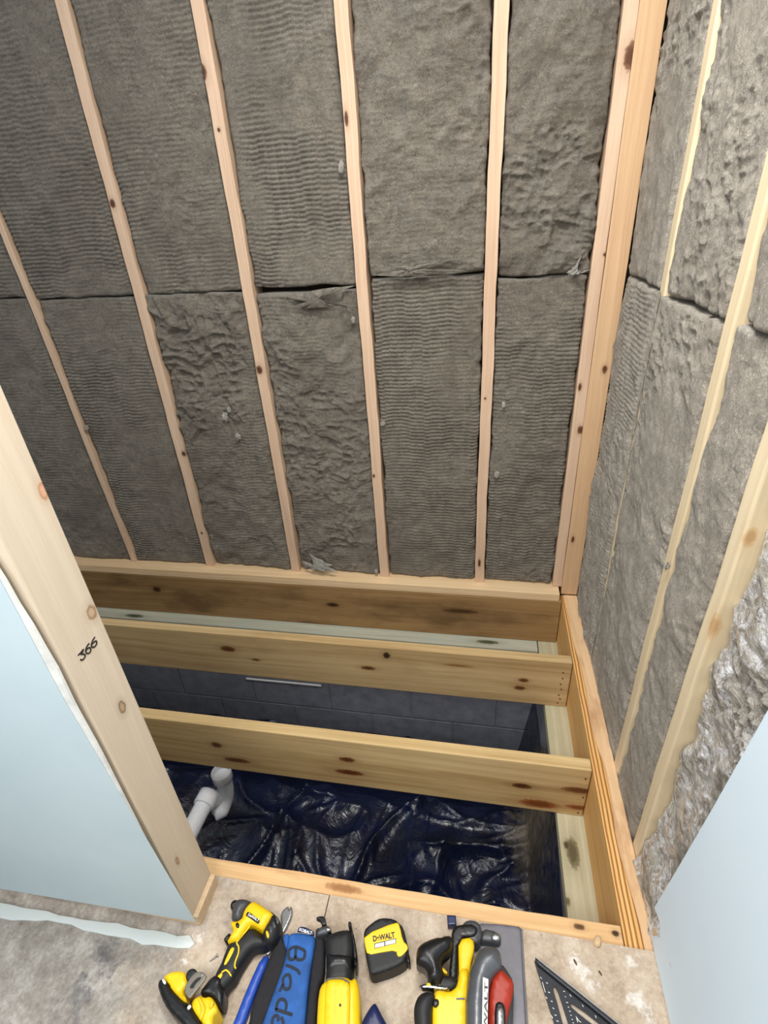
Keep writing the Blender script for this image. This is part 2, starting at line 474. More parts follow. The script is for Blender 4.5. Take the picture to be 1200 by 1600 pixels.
def mat_floor():
    m, nt, b = newmat('dusty_chipboard'); N = NB(nt); v = N.n('ShaderNodeNewGeometry').outputs['Position']
    mid = N.noise(v, 14, 6, 0.65, 0.3); fine = N.noise(v, 110, 5, 0.7, 0.4); big = N.noise(v, 4, 4, 0.6)
    f = N.math('ADD', N.math('MULTIPLY', mid, 0.6), N.math('MULTIPLY', fine, 0.4))
    c = N.ramp(f, [(0.30, lin((146, 126, 106))), (0.50, lin((190, 171, 149))), (0.68, lin((216, 202, 183)))])
    # grey plaster dust and painted shade over the left part of the sheet
    sx = N.n('ShaderNodeSeparateXYZ'); N.l(v, sx.inputs[0])
    e = N.math('ADD', sx.outputs[0], N.math('MULTIPLY', N.math('SUBTRACT', N.noise(v, 8, 5, 0.6), 0.5), 0.5))
    gl = N.mr(e, -0.95, -1.12, 0, 0.9)
    grey = N.ramp(f, [(0.32, lin((104, 98, 91))), (0.5, lin((150, 143, 135))), (0.68, lin((196, 190, 183)))])
    c = N.mix(gl, c, grey)
    # white filler splashes
    for (p, rr) in ((at(915, 1515, 2, 0.012), 17), (at(1000, 1570, 2, 0.012), 20), (at(300, 1480, 2, 0.012), 16), (at(985, 1500, 2, 0.012), 26)):
        q = N.n('ShaderNodeVectorMath', operation='SUBTRACT'); N.l(v, q.inputs[0]); q.inputs[1].default_value = p
        le = N.n('ShaderNodeVectorMath', operation='LENGTH'); N.l(q.outputs[0], le.inputs[0])
        d = N.math('ADD', N.math('MULTIPLY', le.outputs['Value'], rr), N.math('MULTIPLY', N.math('SUBTRACT', N.noise(v, 38, 4, 0.7), 0.5), 3.2))
        c = N.mix(N.mr(d, -0.15, 0.35, 0.75, 0.0), c, lin((232, 228, 222)))
    # dark grime with painted shade on the left
    for (p, rr) in ((at(165, 1495, 2, 0.012), 13), (at(120, 1560, 2, 0.012), 12)):
        q = N.n('ShaderNodeVectorMath', operation='SUBTRACT'); N.l(v, q.inputs[0]); q.inputs[1].default_value = p
        le = N.n('ShaderNodeVectorMath', operation='LENGTH'); N.l(q.outputs[0], le.inputs[0])
        d = N.math('ADD', N.math('MULTIPLY', le.outputs['Value'], rr), N.math('MULTIPLY', N.math('SUBTRACT', N.noise(v, 24, 5, 0.7), 0.5), 3.0))
        c = N.mix(N.mr(d, -0.1, 0.6, 0.7, 0.0), c, lin((70, 70, 74)))
    c = N.mix(N.mr(N.noise(v, 75, 2, 0.5), 0.72, 0.76, 0, 0.6), c, lin((96, 78, 60)))
    N.l(c, b.inputs['Base Color']); b.inputs['Roughness'].default_value = 0.75
    N.bump(f, 0.4, 0.004, b)
    return m
FLOOR = mat_floor()

def mat_block():
    m, nt, b = newmat('black_painted_block'); N = NB(nt); v = N.n('ShaderNodeNewGeometry').outputs['Position']
    k = N.n('ShaderNodeTexBrick'); k.inputs['Scale'].default_value = 1.0; k.inputs['Brick Width'].default_value = 0.40; k.inputs['Row Height'].default_value = 0.20
    k.inputs['Mortar Size'].default_value = 0.006; k.inputs['Mortar Smooth'].default_value = 0.6
    cmb = N.n('ShaderNodeSeparateXYZ'); N.l(v, cmb.inputs[0]); c2 = N.n('ShaderNodeCombineXYZ')
    N.l(N.math('ADD', cmb.outputs[0], cmb.outputs[1]), c2.inputs[0]); N.l(N.math('ADD', cmb.outputs[2], 0.13), c2.inputs[1]); N.l(c2.outputs[0], k.inputs['Vector'])
    f = N.noise(v, 18, 5, 0.65); fi = N.noise(v, 140, 4, 0.7)
    c = N.ramp(f, [(0.3, lin((116, 120, 130))), (0.7, lin((144, 148, 160)))])
    c = N.mix(N.mr(N.noise(v, 60, 4, 0.75), 0.68, 0.78, 0, 0.5), c, lin((140, 140, 145)))
    N.l(c, b.inputs['Base Color']); b.inputs['Roughness'].default_value = 0.6
    h = N.math('ADD', N.math('MULTIPLY', k.outputs['Fac'], -1.0), N.math('MULTIPLY', fi, 0.3))
    N.bump(h, 0.7, 0.006, b)
    return m
BLOCK = mat_block()

def mat_drywall(name, c, c2):
    m, nt, b = newmat(name); N = NB(nt); v = N.n('ShaderNodeNewGeometry').outputs['Position']
    f = N.noise(v, 3, 4, 0.55); fi = N.noise(v, 300, 3, 0.6)
    N.l(N.ramp(f, [(0.3, lin(c)), (0.75, lin(c2))]), b.inputs['Base Color'])
    b.inputs['Roughness'].default_value = 0.7; N.bump(fi, 0.12, 0.001, b)
    return m
DRYR = mat_drywall('pale_blue_drywall', (222, 241, 255), (229, 245, 255))
DRYL = mat_drywall('pale_green_drywall', (190, 207, 213), (201, 216, 221))
PLAS = plain('white_plaster_core', (226, 224, 218), 0.9, noise=0.12, nscale=40)
SOIL = plain('dark_soil', (44, 38, 32), 0.95, noise=0.3, nscale=20)
SHEATH = plain('dark_sheathing', (70, 60, 48), 0.9, noise=0.2, nscale=9)
PVC = plain('white_pvc', (236, 238, 242), 0.28, noise=0.03)
YEL = plain('yellow_plastic', (244, 200, 22), 0.38, noise=0.04)
YELD = plain('dull_yellow_plastic', (238, 192, 30), 0.42, noise=0.05)  # slightly duller yellow for ridges, seams and the tape blade
BLK = plain('black_rubber', (26, 26, 27), 0.55, noise=0.15)
BLKG = plain('black_plastic', (20, 20, 22), 0.35, noise=0.12)
DGREY = plain('dark_grey_cast_metal', (78, 79, 82), 0.42, 0.3, noise=0.08)
GUARD = plain('grey_guard_metal', (104, 106, 110), 0.33, 0.55, noise=0.06)
SHOE = plain('grey_steel_shoe', (112, 110, 116), 0.42, 0.4, noise=0.08)
HOOK = plain('grey_clip_metal', (128, 122, 110), 0.45, 0.4, noise=0.1)
STEEL = plain('worn_steel', (160, 160, 160), 0.35, 0.85, noise=0.15)
CHROME = plain('chrome', (215, 215, 215), 0.15, 1.0, noise=0.03)
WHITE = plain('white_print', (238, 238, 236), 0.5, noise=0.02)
BLUEG = plain('blue_grip', (38, 76, 170), 0.4, noise=0.06)
BLUEC = plain('blue_cloth', (34, 86, 154), 0.75, noise=0.3, nscale=28)
NAVY = plain('navy_plastic', (24, 34, 78), 0.35, noise=0.1)
INK = plain('black_marker_ink', (22, 34, 52), 0.7)
INKW = plain('dark_marker_ink', (52, 40, 34), 0.8)
RED = plain('red_orange_paint', (164, 44, 22), 0.4, noise=0.12, nscale=50)
ZIP = plain('black_webbing', (30, 28, 32), 0.85, noise=0.2, nscale=120)
SQUARE = plain('black_anodised', (34, 36, 42), 0.4, 0.3, noise=0.1)
NAIL = plain('dark_nail_steel', (66, 54, 44), 0.5, 0.6)

# wood palettes
PINE = ((192, 158, 130), (226, 198, 170))
PINEW = ((212, 190, 150), (236, 219, 186))
TREAT = ((160, 128, 82), (214, 186, 138))
TREATT = ((222, 176, 118), (246, 214, 162))
GREEN = ((150, 150, 132), (192, 192, 172))
GREENW = ((168, 160, 130), (204, 195, 166))
ORANGE = ((206, 152, 86), (238, 192, 124))

ZF = 0.012       # top of the chipboard floor
JD = 0.221       # joist depth
YB, YN = -0.048, -1.161

# ------------------------------------------------------------------ structure
box('wall_back', (-2.6, 0.088, -0.45), (0.2, 0.11, 2.45), SHEATH)['kind'] = 'structure'
box('wall_right', (0.092, -2.6, -0.45), (0.112, 0.088, 2.45), SHEATH)['kind'] = 'structure'
box('wall_left_blocker', (-1.70, -2.6, ZF+.0005), (-1.68, -1.33, 2.45), plain('grey_board', (150, 146, 140), 0.9))['kind'] = 'structure'  # unseen wall added to cut ambient light on the left drywall
def floor_piece():
    bm_v = []; bm_f = []
    sx = at(510, 1420, 2, ZF).x
    def slab(x0, x1, y0, y1):
        b = len(bm_v)
        for z in (ZF-0.018, ZF):
            bm_v.extend([(x0, y0, z), (x1, y0, z), (x1, y1, z), (x0, y1, z)])
        bm_f.extend([(b, b+3, b+2, b+1), (b+4, b+5, b+6, b+7), (b, b+1, b+5, b+4), (b+1, b+2, b+6, b+5), (b+2, b+3, b+7, b+6), (b+3, b, b+4, b+7)])
    slab(-2.6, sx-0.0012, -2.6, -1.204); slab(sx+0.0012, 0.09, -2.6, -1.203)
    o = link('floor', bm_v, bm_f, FLOOR); o['kind'] = 'structure'
floor_piece()
o = box('wall_foundation', (-2.6, 0.05, -1.1), (-0.14, -0.1, -JD-0.038), BLOCK); o['kind'] = 'structure'
o = box('wall_foundation_right', (-0.139, -2.6, -1.1), (0.09, 0.05, -JD-0.038), BLOCK); o['kind'] = 'structure'
o = box('wall_crawl_left_blocker', (-2.7, -2.6, -1.1), (-2.605, 0.05, -0.02), BLOCK); o['kind'] = 'structure'  # unseen wall added to keep light from leaking into the crawl space
o = box('wall_crawl_front_blocker', (-2.6, -2.7, -1.1), (0.09, -2.605, -0.02), BLOCK); o['kind'] = 'structure'  # unseen as well, added to close the near side against light
o = box('ground', (-2.7, -2.7, -1.15), (0.09, 0.05, -1.02), SOIL); o['kind'] = 'structure'

def M_(pal, **kw):
    def f(ks): return wood('timber', pal[0], pal[1], knots=ks, **kw)
    return f

# ------------------------------------------------------------------ back wall studs
SX = {}
def line_x(pts):
    w = [at(x, y, 1, 0.0) for x, y in pts]
    z = np.array([p.z for p in w]); x = np.array([p.x for p in w]); k, c = np.polyfit(z, x, 1); return k, c
STUDL = [
 ('A', [(0, 345), (40, 440), (98, 610), (160, 745), (211, 880)], 'leftmost thin pine stud of the back wall, half lost behind the left jamb', []),
 ('B', [(93, 0), (155, 235), (215, 455), (262, 620), (327, 885)], 'second pine stud from the left on the back wall, with two dark knots low down', [(287, 709, 0.012, 0.008), (176, 318, 0.014, 0.010), (315, 833, .006, .005)]),
 ('C', [(306, 0), (345, 220), (388, 445), (413, 600), (461, 893)], 'third pine stud from the left on the back wall, round knot at mid height', [(405, 578, 0.016, 0.012), (316, 113, .022, .014), (342, 203, .006, .005)]),
 ('D', [(532, 0), (548, 220), (566, 430), (580, 640), (601, 900)], 'straight pale pine stud in the middle of the back wall', [(584, 744, 0.008, 0.005), (541, 185, .02, .006)]),
 ('E', [(786, 0), (775, 220), (763, 470), (757, 680), (750, 907)], 'pale pine stud left of the double corner stud on the back wall', [(758, 623, 0.005, 0.004), (749, 880, .02, .006)])]
for n, pts, lab, kn in STUDL:
    k, c = line_x(pts); z0, z1 = 0.0385, 2.42
    if n == 'A': c -= 0.004
    SX[n] = (k, c)
    p0 = Vector((c+k*z0, 0.0445, z0)); p1 = Vector((c+k*z1, 0.0445, z1))
    kw = [(at(x, y, 1, 0), rx, r, (96, 58, 34)) for x, y, rx, r in kn]
    o = board('stud', p0, p1, (1, 0, 0), 0.024 if n == 'A' else 0.038, 0.089, M_(PINE, ring=16, grain=0.8), rag=0.003, seed=ord(n), knots_w=kw)
    prop(o, lab, 'stud', 'studs of the back wall')
# hidden end of the bay left of the leftmost stud
kA, cA = SX['A']
# double corner stud
kc, cc = line_x([(1003, 0), (960, 300), (935, 470), (905, 700), (880, 912)])
for side, lab, kn in ((-1, 'left half of the double corner stud, reddish pine with small knots', [(906, 605, .014, .006), (907, 672, .016, .010), (932, 538, .006, .005), (985, 88, .03, .016), (945, 398, .006, .005)]),
                      (1, 'right half of the double corner stud, clear orange pine beside the right wall', [(895, 843, .016, .006), (945, 577, .014, .008)])):
    z0 = 0.0385 if side < 0 else 0.0015
    off = -0.0188 if side < 0 else 0.0318
    wid = 0.036 if side < 0 else 0.0630
    p0 = Vector((cc+kc*z0+off, 0.0445, z0)); p1 = Vector((cc+kc*2.42+off, 0.0445, 2.42))
    o = board('corner_stud', p0, p1, (1, 0, 0), wid, 0.089, M_(PINE if side < 0 else ((190, 152, 114), (220, 186, 146)), ring=14, grain=0.8), rag=0.001, seed=7+side, knots_w=[(at(x, y, 1, 0), rx, r, (110, 66, 40)) for x, y, rx, r in kn])
    prop(o, lab, 'stud', 'pair of corner studs')
XC = cc-0.0372   # left face of the corner pair

# bottom plate and rim joist of the back wall
o = board('bottom_plate', (-2.55, 0.0205, 0.019), (-0.0835, 0.0205, 0.019), (0, 1, 0), 0.137, 0.037, M_(((208, 172, 128), (236, 208, 166)), ring=12), rag=0.0015, seed=3)
prop(o, 'pale bottom plate under the back wall studs, on the dark rim joist', 'wall plate')
o = board('rim_joist', (-2.55, -0.029, -0.111), (-0.0735, -0.029, -0.111), (0, 1, 0), 0.038, JD-0.002, M_(((124, 92, 56), (172, 138, 92)), ring=7, grain=1.1, stain=(2.4, (84, 62, 38), 0.5, 0.66)),
    knots_w=[(at(245, 921, 1, -.048), .022, .016, (70, 42, 22)), (at(520, 945, 1, -.048), .03, .012, (74, 46, 26)), (at(720, 955, 1, -.048), .08, .012, (96, 66, 38))])
prop(o, 'dark brown rim joist below the back wall plate', 'joist')  # browner and darker than the floor joists
o = board('sill_plate', (-2.55, -0.0395, -JD-0.020), (-0.151, -0.0395, -JD-0.020), (0, 1, 0), 0.139, 0.038, M_(GREEN, ring=10, grain=1.1, stain=(4, (172, 180, 172), 0.5, 0.68)),
    knots_w=[(at(210, 962, 2, -JD), .05, .012, (84, 90, 70)), (at(762, 1003, 2, -JD), .05, .012, (92, 96, 66)), (at(167, 943, 2, -JD), .008, .006, (60, 70, 96)), (at(787, 985, 2, -JD), .008, .006, (92, 96, 140))])
prop(o, 'green treated sill plate lying along the back foundation wall', 'sill plate')
o = board('sill_plate', (-0.0795, 0.03, -JD-0.020), (-0.0795, -1.25, -JD-0.020), (1, 0, 0), 0.136, 0.038, M_(GREENW, ring=9, grain=1.0, stain=(3, (160, 166, 130), 0.5, 0.68)),
    knots_w=[(at(895, 1332, 2, -JD), .045, .018, (110, 100, 70)), (at(885, 1320, 2, -JD), .012, .008, (90, 80, 56)), (at(887, 1408, 2, -JD), .012, .008, (130, 120, 86))])
prop(o, 'pale treated sill plate under the joist ends along the right side', 'sill plate')

# joists
def nails(parent, pts, yf):
    for px, py in pts:
        c = at(px, py, 1, yf)
        bm_v = []; n = 8
        for dy in (0.002, -0.0012):
            for k in range(n): bm_v.append((c.x+0.0028*math.cos(2*math.pi*k/n), c.y+dy, c.z+0.0028*math.sin(2*math.pi*k/n)))
        fs = [tuple(range(n)), tuple(range(n, 2*n))]+[(k, (k+1) % n, n+(k+1) % n, n+k) for k in range(n)]
        q = link('nail', bm_v, fs, NAIL); child_world(q, parent)
def joist(yf, lab, kn, mat, nl, x1=-0.0735):
    o = board('floor_joist', (-2.55, yf+0.019, -JD/2), (x1, yf+0.019, -JD/2), (0, 1, 0), 0.038, JD, mat, bev=0.0035, knots_w=[(at(x, y, 1, yf), rx, r, t) for x, y, rx, r, t in kn])
    prop(o, lab, 'joist', 'floor joists across the opening')
    bpy.context.view_layer.update(); nails(o, nl, yf); return o
KB = (116, 66, 30)
joist(-0.3835, 'back floor joist across the opening, two small knots near its nailed right end',
      [(356, 1014, .034, .016, KB), (604, 1024, .014, .016, (60, 36, 20)), (575, 1044, .03, .01, KB), (818, 1063, .018, .010, KB), (812, 1075, .022, .011, KB), (400, 1031, .02, .006, KB), (715, 1040, .06, .006, (160, 120, 70))],
      M_(TREAT, ring=6.5, grain=1.05, stain=(1.8, (150, 122, 78), 0.55, 0.7)), [(880, 1051), (879, 1060), (876, 1069), (877, 1077), (873, 1086), (875, 1092), (871, 1098)])
joist(-0.7887, 'middle floor joist crossing above the black sheet, reddish split knots at its right end',
      [(542, 1187, .028, .012, (120, 60, 22)), (546, 1207, .05, .013, (116, 58, 22)), (338, 1164, .02, .014, KB), (370, 1188, .05, .012, KB), (815, 1228, .03, .012, (96, 54, 24)), (905, 1235, .05, .014, (120, 70, 34)), (842, 1256, .06, .02, (150, 84, 36)), (905, 1262, .04, .012, (150, 84, 36))],
      M_(((166, 132, 82), (220, 192, 140)), ring=6, grain=1.1, stain=(1.8, (150, 122, 76), 0.56, 0.72)), [(915, 1217), (911, 1246), (903, 1270)])
o = board('floor_joist', (-2.55, -1.180, -0.1105), (-0.0735, -1.180, -0.1105), (0, 1, 0), 0.038, JD, M_(((206, 160, 110), (238, 202, 150)), ring=12, stain=(3, (136, 92, 52), 0.58, 0.7)), bev=0.003, rag=0.002, seed=5,
    knots_w=[(at(537, 1388, 2, 0), .05, .010, (176, 128, 82), (150, 104, 64)), (at(905, 1448, 2, 0), .012, .006, (110, 76, 44)), (at(962, 1459, 2, 0), .008, .006, (70, 46, 28))])
prop(o, 'front floor joist whose rough top borders the dusty chipboard floor', 'joist', 'floor joists across the opening')

# right side rim, tapering strip with a rough band beside it
def plan_prism(name, pts, z0, z1, matf, lab, cat):
    c = Vector((sum(p[0] for p in pts)/len(pts), sum(p[1] for p in pts)/len(pts), (z0+z1)/2))
    X = Vector((0, -1, 0)); Y = Vector((1, 0, 0)); Z = X.cross(Y)
    M = Matrix(((X[0], Y[0], Z[0], c[0]), (X[1], Y[1], Z[1], c[1]), (X[2], Y[2], Z[2], c[2]), (0, 0, 0, 1))); Mi = M.inverted()
    n = len(pts); V = [Mi @ Vector((p[0], p[1], z)) for z in (z0, z1) for p in pts]
    Fc = [tuple(range(n)), tuple(range(n, 2*n))]+[(i, (i+1) % n, n+(i+1) % n, n+i) for i in range(n)]
    me = bpy.data.meshes.new(name); me.from_pydata([tuple(v) for v in V], [], Fc)
    bm = bmesh.new(); bm.from_mesh(me); bmesh.ops.recalc_face_normals(bm, faces=bm.faces)
    bmesh.ops.bevel(bm, geom=[e for e in bm.edges], offset=0.002, segments=2, affect='EDGES'); bm.to_mesh(me); bm.free()
    o = bpy.data.objects.new(name, me); COL.objects.link(o); o.matrix_world = M; me.materials.append(matf([])); prop(o, lab, cat); return o
rng = random.Random(4)
bound = []
for i in range(25):
    t = i/24; bound.append((-0.060+0.022*min(1, t*1.15)+rng.uniform(-.002, .002)+(0.005*math.sin(t*21) if t > .1 else 0), -0.002-t*1.200))
plan_prism('rim_joist', [(-0.0705, -0.002), (-0.0705, -1.202)]+[(x-0.0006, y) for x, y in bound[::-1]], -JD, 0.0, M_(ORANGE, ring=8, grain=0.8, stripes=30.0), 'right rim joist with bold orange grain stripes along its top', 'joist')
plan_prism('edge_board', bound+[(-0.0086+rng.uniform(-.0003, .0003), -1.202+i*0.060) for i in range(21)], -JD, 0.001, M_(((202, 160, 116), (234, 200, 158)), ring=9, grain=0.7, stain=(6, (176, 128, 88), 0.5, 0.66)), 'rough sawn pale board running beside the striped rim under the right wall', 'board')

# ------------------------------------------------------------------ right wall studs
RX = -0.008
def rstud(yfar, lab, kn=(), w=0.038, z0=-0.060, pal=PINEW):
    ym = yfar-w/2
    kl = [k for k in kn if k[0][0] < -0.3 and abs(k[0][1]) < 1e-6]; kn = [k for k in kn if k not in kl]
    o = board('stud', (RX+0.0445, ym, z0), (RX+0.0445, ym, 2.42), (0, 1, 0), w, 0.089, lambda ks: wood('timber', pal[0], pal[1], knots=list(ks)+[((k[0][0], 0, 0),)+tuple(k[1:]) for k in kl], ring=14, grain=0.75), rag=0.0025, seed=int(-yfar*100), bev=0.004, knots_w=kn)
    return prop(o, lab, 'stud', 'studs of the right wall')
rstud(-0.342, 'right wall stud closest to the corner, mostly hidden between bulging wool', [((0.60-1.225, 0.0, -0.0445), .10, .012, (150, 88, 40), (150, 88, 40)), ((0.35-1.225, 0.0, -0.0445), .06, .010, (126, 70, 32), (126, 70, 32))])
rstud(-0.748, 'middle narrow stud on the right wall, seen edge on', [(at(1180, 300, 0, RX), .01, .006, (150, 110, 70))])
rstud(-0.972, 'wide pale stud on the right wall beside the film wrapped insulation', [(at(1113, 980, 1, -1.01), .03, .014, (216, 182, 136), (196, 158, 112)), (at(1172, 840, 1, -1.01), .02, .01, (212, 178, 132), (190, 150, 104))])
rstud(-1.30, 'right wall stud behind the pale blue drywall sheet')
# ------------------------------------------------------------------ insulation batts
def batt(name, O, U, Nn, w, h, seed, m, ribs=0.0, lump=0.008, bulge=0.006, recess=0.008, du=0.0045, dv=0.0033, depth=0.075, edge=0.004, ribtop=0, cover=(0.0, 0.0), rib_p=0.0135, flaps=0.0, foot=0.0, rmask=None, top_u=None, lip=(0.0, 0.0), lipgap=None):
    """wool batt: grid w x h from O along U (horizontal) and z, room side normal Nn"""
    O = np.array(O, float); U = np.array(U, float); Nn = np.array(Nn, float); Zv = np.array([0, 0, 1.0])
    nu = int(w/du)+1; nv = int(h/dv)+1
    u = np.linspace(0, 1, nu)[:, None]*np.ones((1, nv)); v = np.ones((nu, 1))*np.linspace(0, 1, nv)[None, :]
    su = u*w; sv = v*h
    wu = su+0.03*fbm(su*7, sv*7, seed+50, 2); wv = sv+0.03*fbm(su*7+40, sv*7, seed+51, 2)
    H = lump*fbm(wu*9+3, wv*7, seed, 4, 0.6)*1.6
    H += lump*0.8*(ridge(wu*11, wv*9+5, seed+9, 3)-0.5)
    gm = np.clip(fbm(su*5+9, sv*4, seed+21, 2)*2.4-0.10, 0, 1)      # torn, flaky patches
    H += flaps*gm*(ridge(wu*28, wv*30, seed+31, 3)-0.45)*2
    if ribs > 0:
        mk = np.clip(1.0+1.6*fbm(su*6, sv*3.5, seed+70, 3), 0.1, 1.15)*(1-0.8*gm)
        if rmask is not None: mk = mk*rmask(u, v)
        colw = 0.027; ci = np.floor(su/colw+0.15*vnoise(su*0+1, sv*4, seed)); ph = (np.sin(ci*12.9+seed)*43.7) % 1.0
        wob = 0.35*fbm(su*14, sv*10, seed+71, 2)
        r_ = 0.5+0.5*np.sin(2*np.pi*(sv/rib_p+ph*0.45+wob))
        cb = np.abs(((su/colw) % 1.0)-0.5)*2                       # soft column breaks
        H += 2.2*ribs*mk*((r_**0.8)*(1-0.85*np.clip((cb-0.70)/0.30, 0, 1))-0.5)
    H += bulge*np.sin(np.pi*np.clip(u, 0, 1))**0.5*np.sin(np.pi*v)**0.35
    # rounded edges
    eu = np.minimum(su-0, w-su); ev = np.minimum(sv, h-sv)
    en = 0.012+0.008*fbm(sv*12, su*0+seed*1.7, seed+33, 2)
    rd = lambda d, r: -np.where(d < r, r-np.sqrt(np.clip(r*r-(r-d)**2, 0, None)), 0)
    H += rd(eu, np.clip(en, 0.005, .03))+rd(ev, 0.010)
    H -= recess
    H += foot*np.exp(-(sv/0.26)**2)
    jit = edge*(fbm(sv*16, su*0+5.5, seed+90, 4, 0.65)*2.2)
    jit2 = edge*(fbm(sv*16, su*0+15.5, seed+91, 4, 0.65)*2.2)
    uu = su+np.where(u < 0.5, jit*(1-2*np.clip(u, 0, .5)), jit2*(2*np.clip(u, .5, 1)-1))
    vv = sv+edge*1.2*fbm(su*12, sv*0+3.3, seed+95, 3)*(np.abs(v-0.5)*2)**3
    if lip != (0.0, 0.0):
        over0 = np.where(u < 0.25, 1-u/0.25, 0)*lip[0]; over1 = np.where(u > 0.75, (u-0.75)/0.25, 0)*lip[1]
        if lipgap: gq = 1-lipgap[2]*np.exp(-((v-lipgap[0])/lipgap[1])**2); over0 = over0*gq; over1 = over1*gq
        uu = uu-over0+over1
        onl = ((uu < 0.001) & (lip[0] > 0)) | ((uu > w-0.001) & (lip[1] > 0))
        H = np.where(onl, np.maximum(H+recess, 0.0022+0.002*fbm(su*30, sv*30, seed+3, 2)), H)
    if top_u is not None:                      # edges follow leaning studs: (left shift, right shift) at the top
        uu = uu+v*(top_u[0]+(top_u[1]-top_u[0])*u)
    P = O+uu[..., None]*U+vv[..., None]*Zv+H[..., None]*Nn
    lipm = None
    if lip != (0.0, 0.0): lipm = ((uu < 0.0005) & (lip[0] > 0)) | ((uu > w-0.0005) & (lip[1] > 0))
    # side skirt
    idx = lambda i, j: i*nv+j
    ring = [(i, 0) for i in range(nu)]+[(nu-1, j) for j in range(1, nv)]+[(i, nv-1) for i in range(nu-2, -1, -1)]+[(0, j) for j in range(nv-2, 0, -1)]
    ri = np.array([idx(i, j) for i, j in ring]); VV = P.reshape(-1, 3)[ri]
    d = ((VV-O) @ Nn)[:, None]
    dep = np.full((len(ri), 1), depth)
    if lipm is not None: dep = np.where(lipm.ravel()[ri][:, None], -0.0012, depth)
    back = VV-(d+dep)*Nn
    k = len(ri); b0 = nu*nv; a = np.arange(k); bnx = (a+1) % k
    ef = np.stack([ri, b0+a, b0+bnx, ri[bnx]], 1)
    o = grid_obj(name, P, (back, ef), m)
    return o

def tuft(parent, c, r, seed):
    bm = bmesh.new(); bmesh.ops.create_icosphere(bm, subdivisions=3, radius=1.0)
    rs = random.Random(seed); c = Vector(c); ax = (rs.uniform(.6, 1), rs.uniform(.5, .9), rs.uniform(.9, 1.7))
    V = []
    for vv in bm.verts:
        p = vv.co.copy(); q = 1+0.45*math.sin(p.x*5+seed)*math.cos(p.y*6+seed*2)+0.35*math.sin(p.z*9+seed*3)*math.cos(p.x*8)+0.15*math.sin(p.y*17+seed)
        V.append(c+Vector((p.x*ax[0], p.y*ax[1], p.z*ax[2]))*q*r*0.75)
    Fc = [tuple(x.index for x in f.verts) for f in bm.faces]; bm.free()
    o = link('tuft', V, Fc, TUFT, parent, smooth=True); o['label'] = 'pale loose wool tuft'
    return o

def sx(n, z): return SX[n][1]+SX[n][0]*z
GB = 'wool batts of the back wall'
bays = [(None, 'A'), ('A', 'B'), ('B', 'C'), ('C', 'D'), ('D', 'E'), ('E', None)]
# joint heights of the rows per bay: (top of the lower, bottom of the upper)
JZ = [(1.206, 1.208), (1.196, 1.199), (1.196, 1.199), (1.186, 1.203), (1.215, 1.224), (1.199, 1.204)]
LOW = [  # ribs, lump, flaps
 (0.0020, .007, .004), (0.0026, .005, .003), (0.0012, .014, .012), (0.0012, .014, .010), (0.0030, .006, .004), (0.0026, .007, .006)]
UPP = [(0.0028, .005, .002), (0.0030, .005, .001), (0.0024, .006, .005), (0.0036, .005, .002), (0.0006, .015, .016), (0.0006, .016, .015)]
LLAB = ['lower wool batt at the far left of the back wall, beside the jamb', 'lower ribbed wool batt between the leftmost and second studs, standing on the plate',
        'lower lumpy wool batt between the second and third studs, pale torn flakes on it', 'lower wool batt between third and middle studs with a torn grey flap at its foot',
        'lower ribbed wool batt right of the middle stud', 'lower ribbed wool batt beside the double corner stud']
ULAB = ['upper wool batt at the far left edge of the back wall', 'upper ribbed wool batt left of the second stud, bluish grey in the top left', 'upper wool batt between the second and third studs, faint ribs',
        'upper strongly ribbed wool batt between the third and middle studs', 'upper lumpy wool batt right of the middle stud, ragged lower edge', 'upper lumpy wool batt beside the double corner stud, curled at its lower right corner']
BATTS = {}
for i, (a, b) in enumerate(bays):
    for row in (0, 1):
        z0, z1 = (0.040, JZ[i][0]) if row == 0 else (JZ[i][1], 2.40)
        zm = (z0+z1)/2
        XA = lambda z: (sx(a, z)+(0.0135 if a == 'A' else 0.0205)) if a else sx('A', z)-0.34
        XB = lambda z: (sx(b, z)-(0.0135 if b == 'A' else 0.0205)) if b else cc+kc*z-0.0385
        xa, xb = XA(z0), XB(z0)
        rb, lp, fp = (LOW if row == 0 else UPP)[i]
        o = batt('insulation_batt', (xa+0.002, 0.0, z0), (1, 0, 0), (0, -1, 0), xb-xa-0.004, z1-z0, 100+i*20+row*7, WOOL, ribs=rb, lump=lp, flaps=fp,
                 bulge=0.007, recess=0.012 if row == 0 else 0.010, edge=0.0045, top_u=(XA(z1)-xa, XB(z1)-xb))
        prop(o, (LLAB if row == 0 else ULAB)[i], 'insulation batt', GB); BATTS[(i, row)] = o
TU = [((3, 1), (533, 262), .013, 1), ((4, 0), (598, 662), .010, 2), ((5, 0), (776, 742), .014, 3), ((5, 0), (787, 632), .010, 4), ((2, 0), (352, 652), .014, 5), ((2, 0), (372, 682), .013, 6), ((2, 0), (358, 640), .01, 7),
      ((3, 0), (552, 500), .012, 8), ((0, 0), (135, 668), .012, 9), ((4, 0), (588, 905-12), .010, 11)]
for key, (x, y), r, s in TU:
    p = at(x, y, 1, -0.006); tuft(BATTS[key], p, r, s)
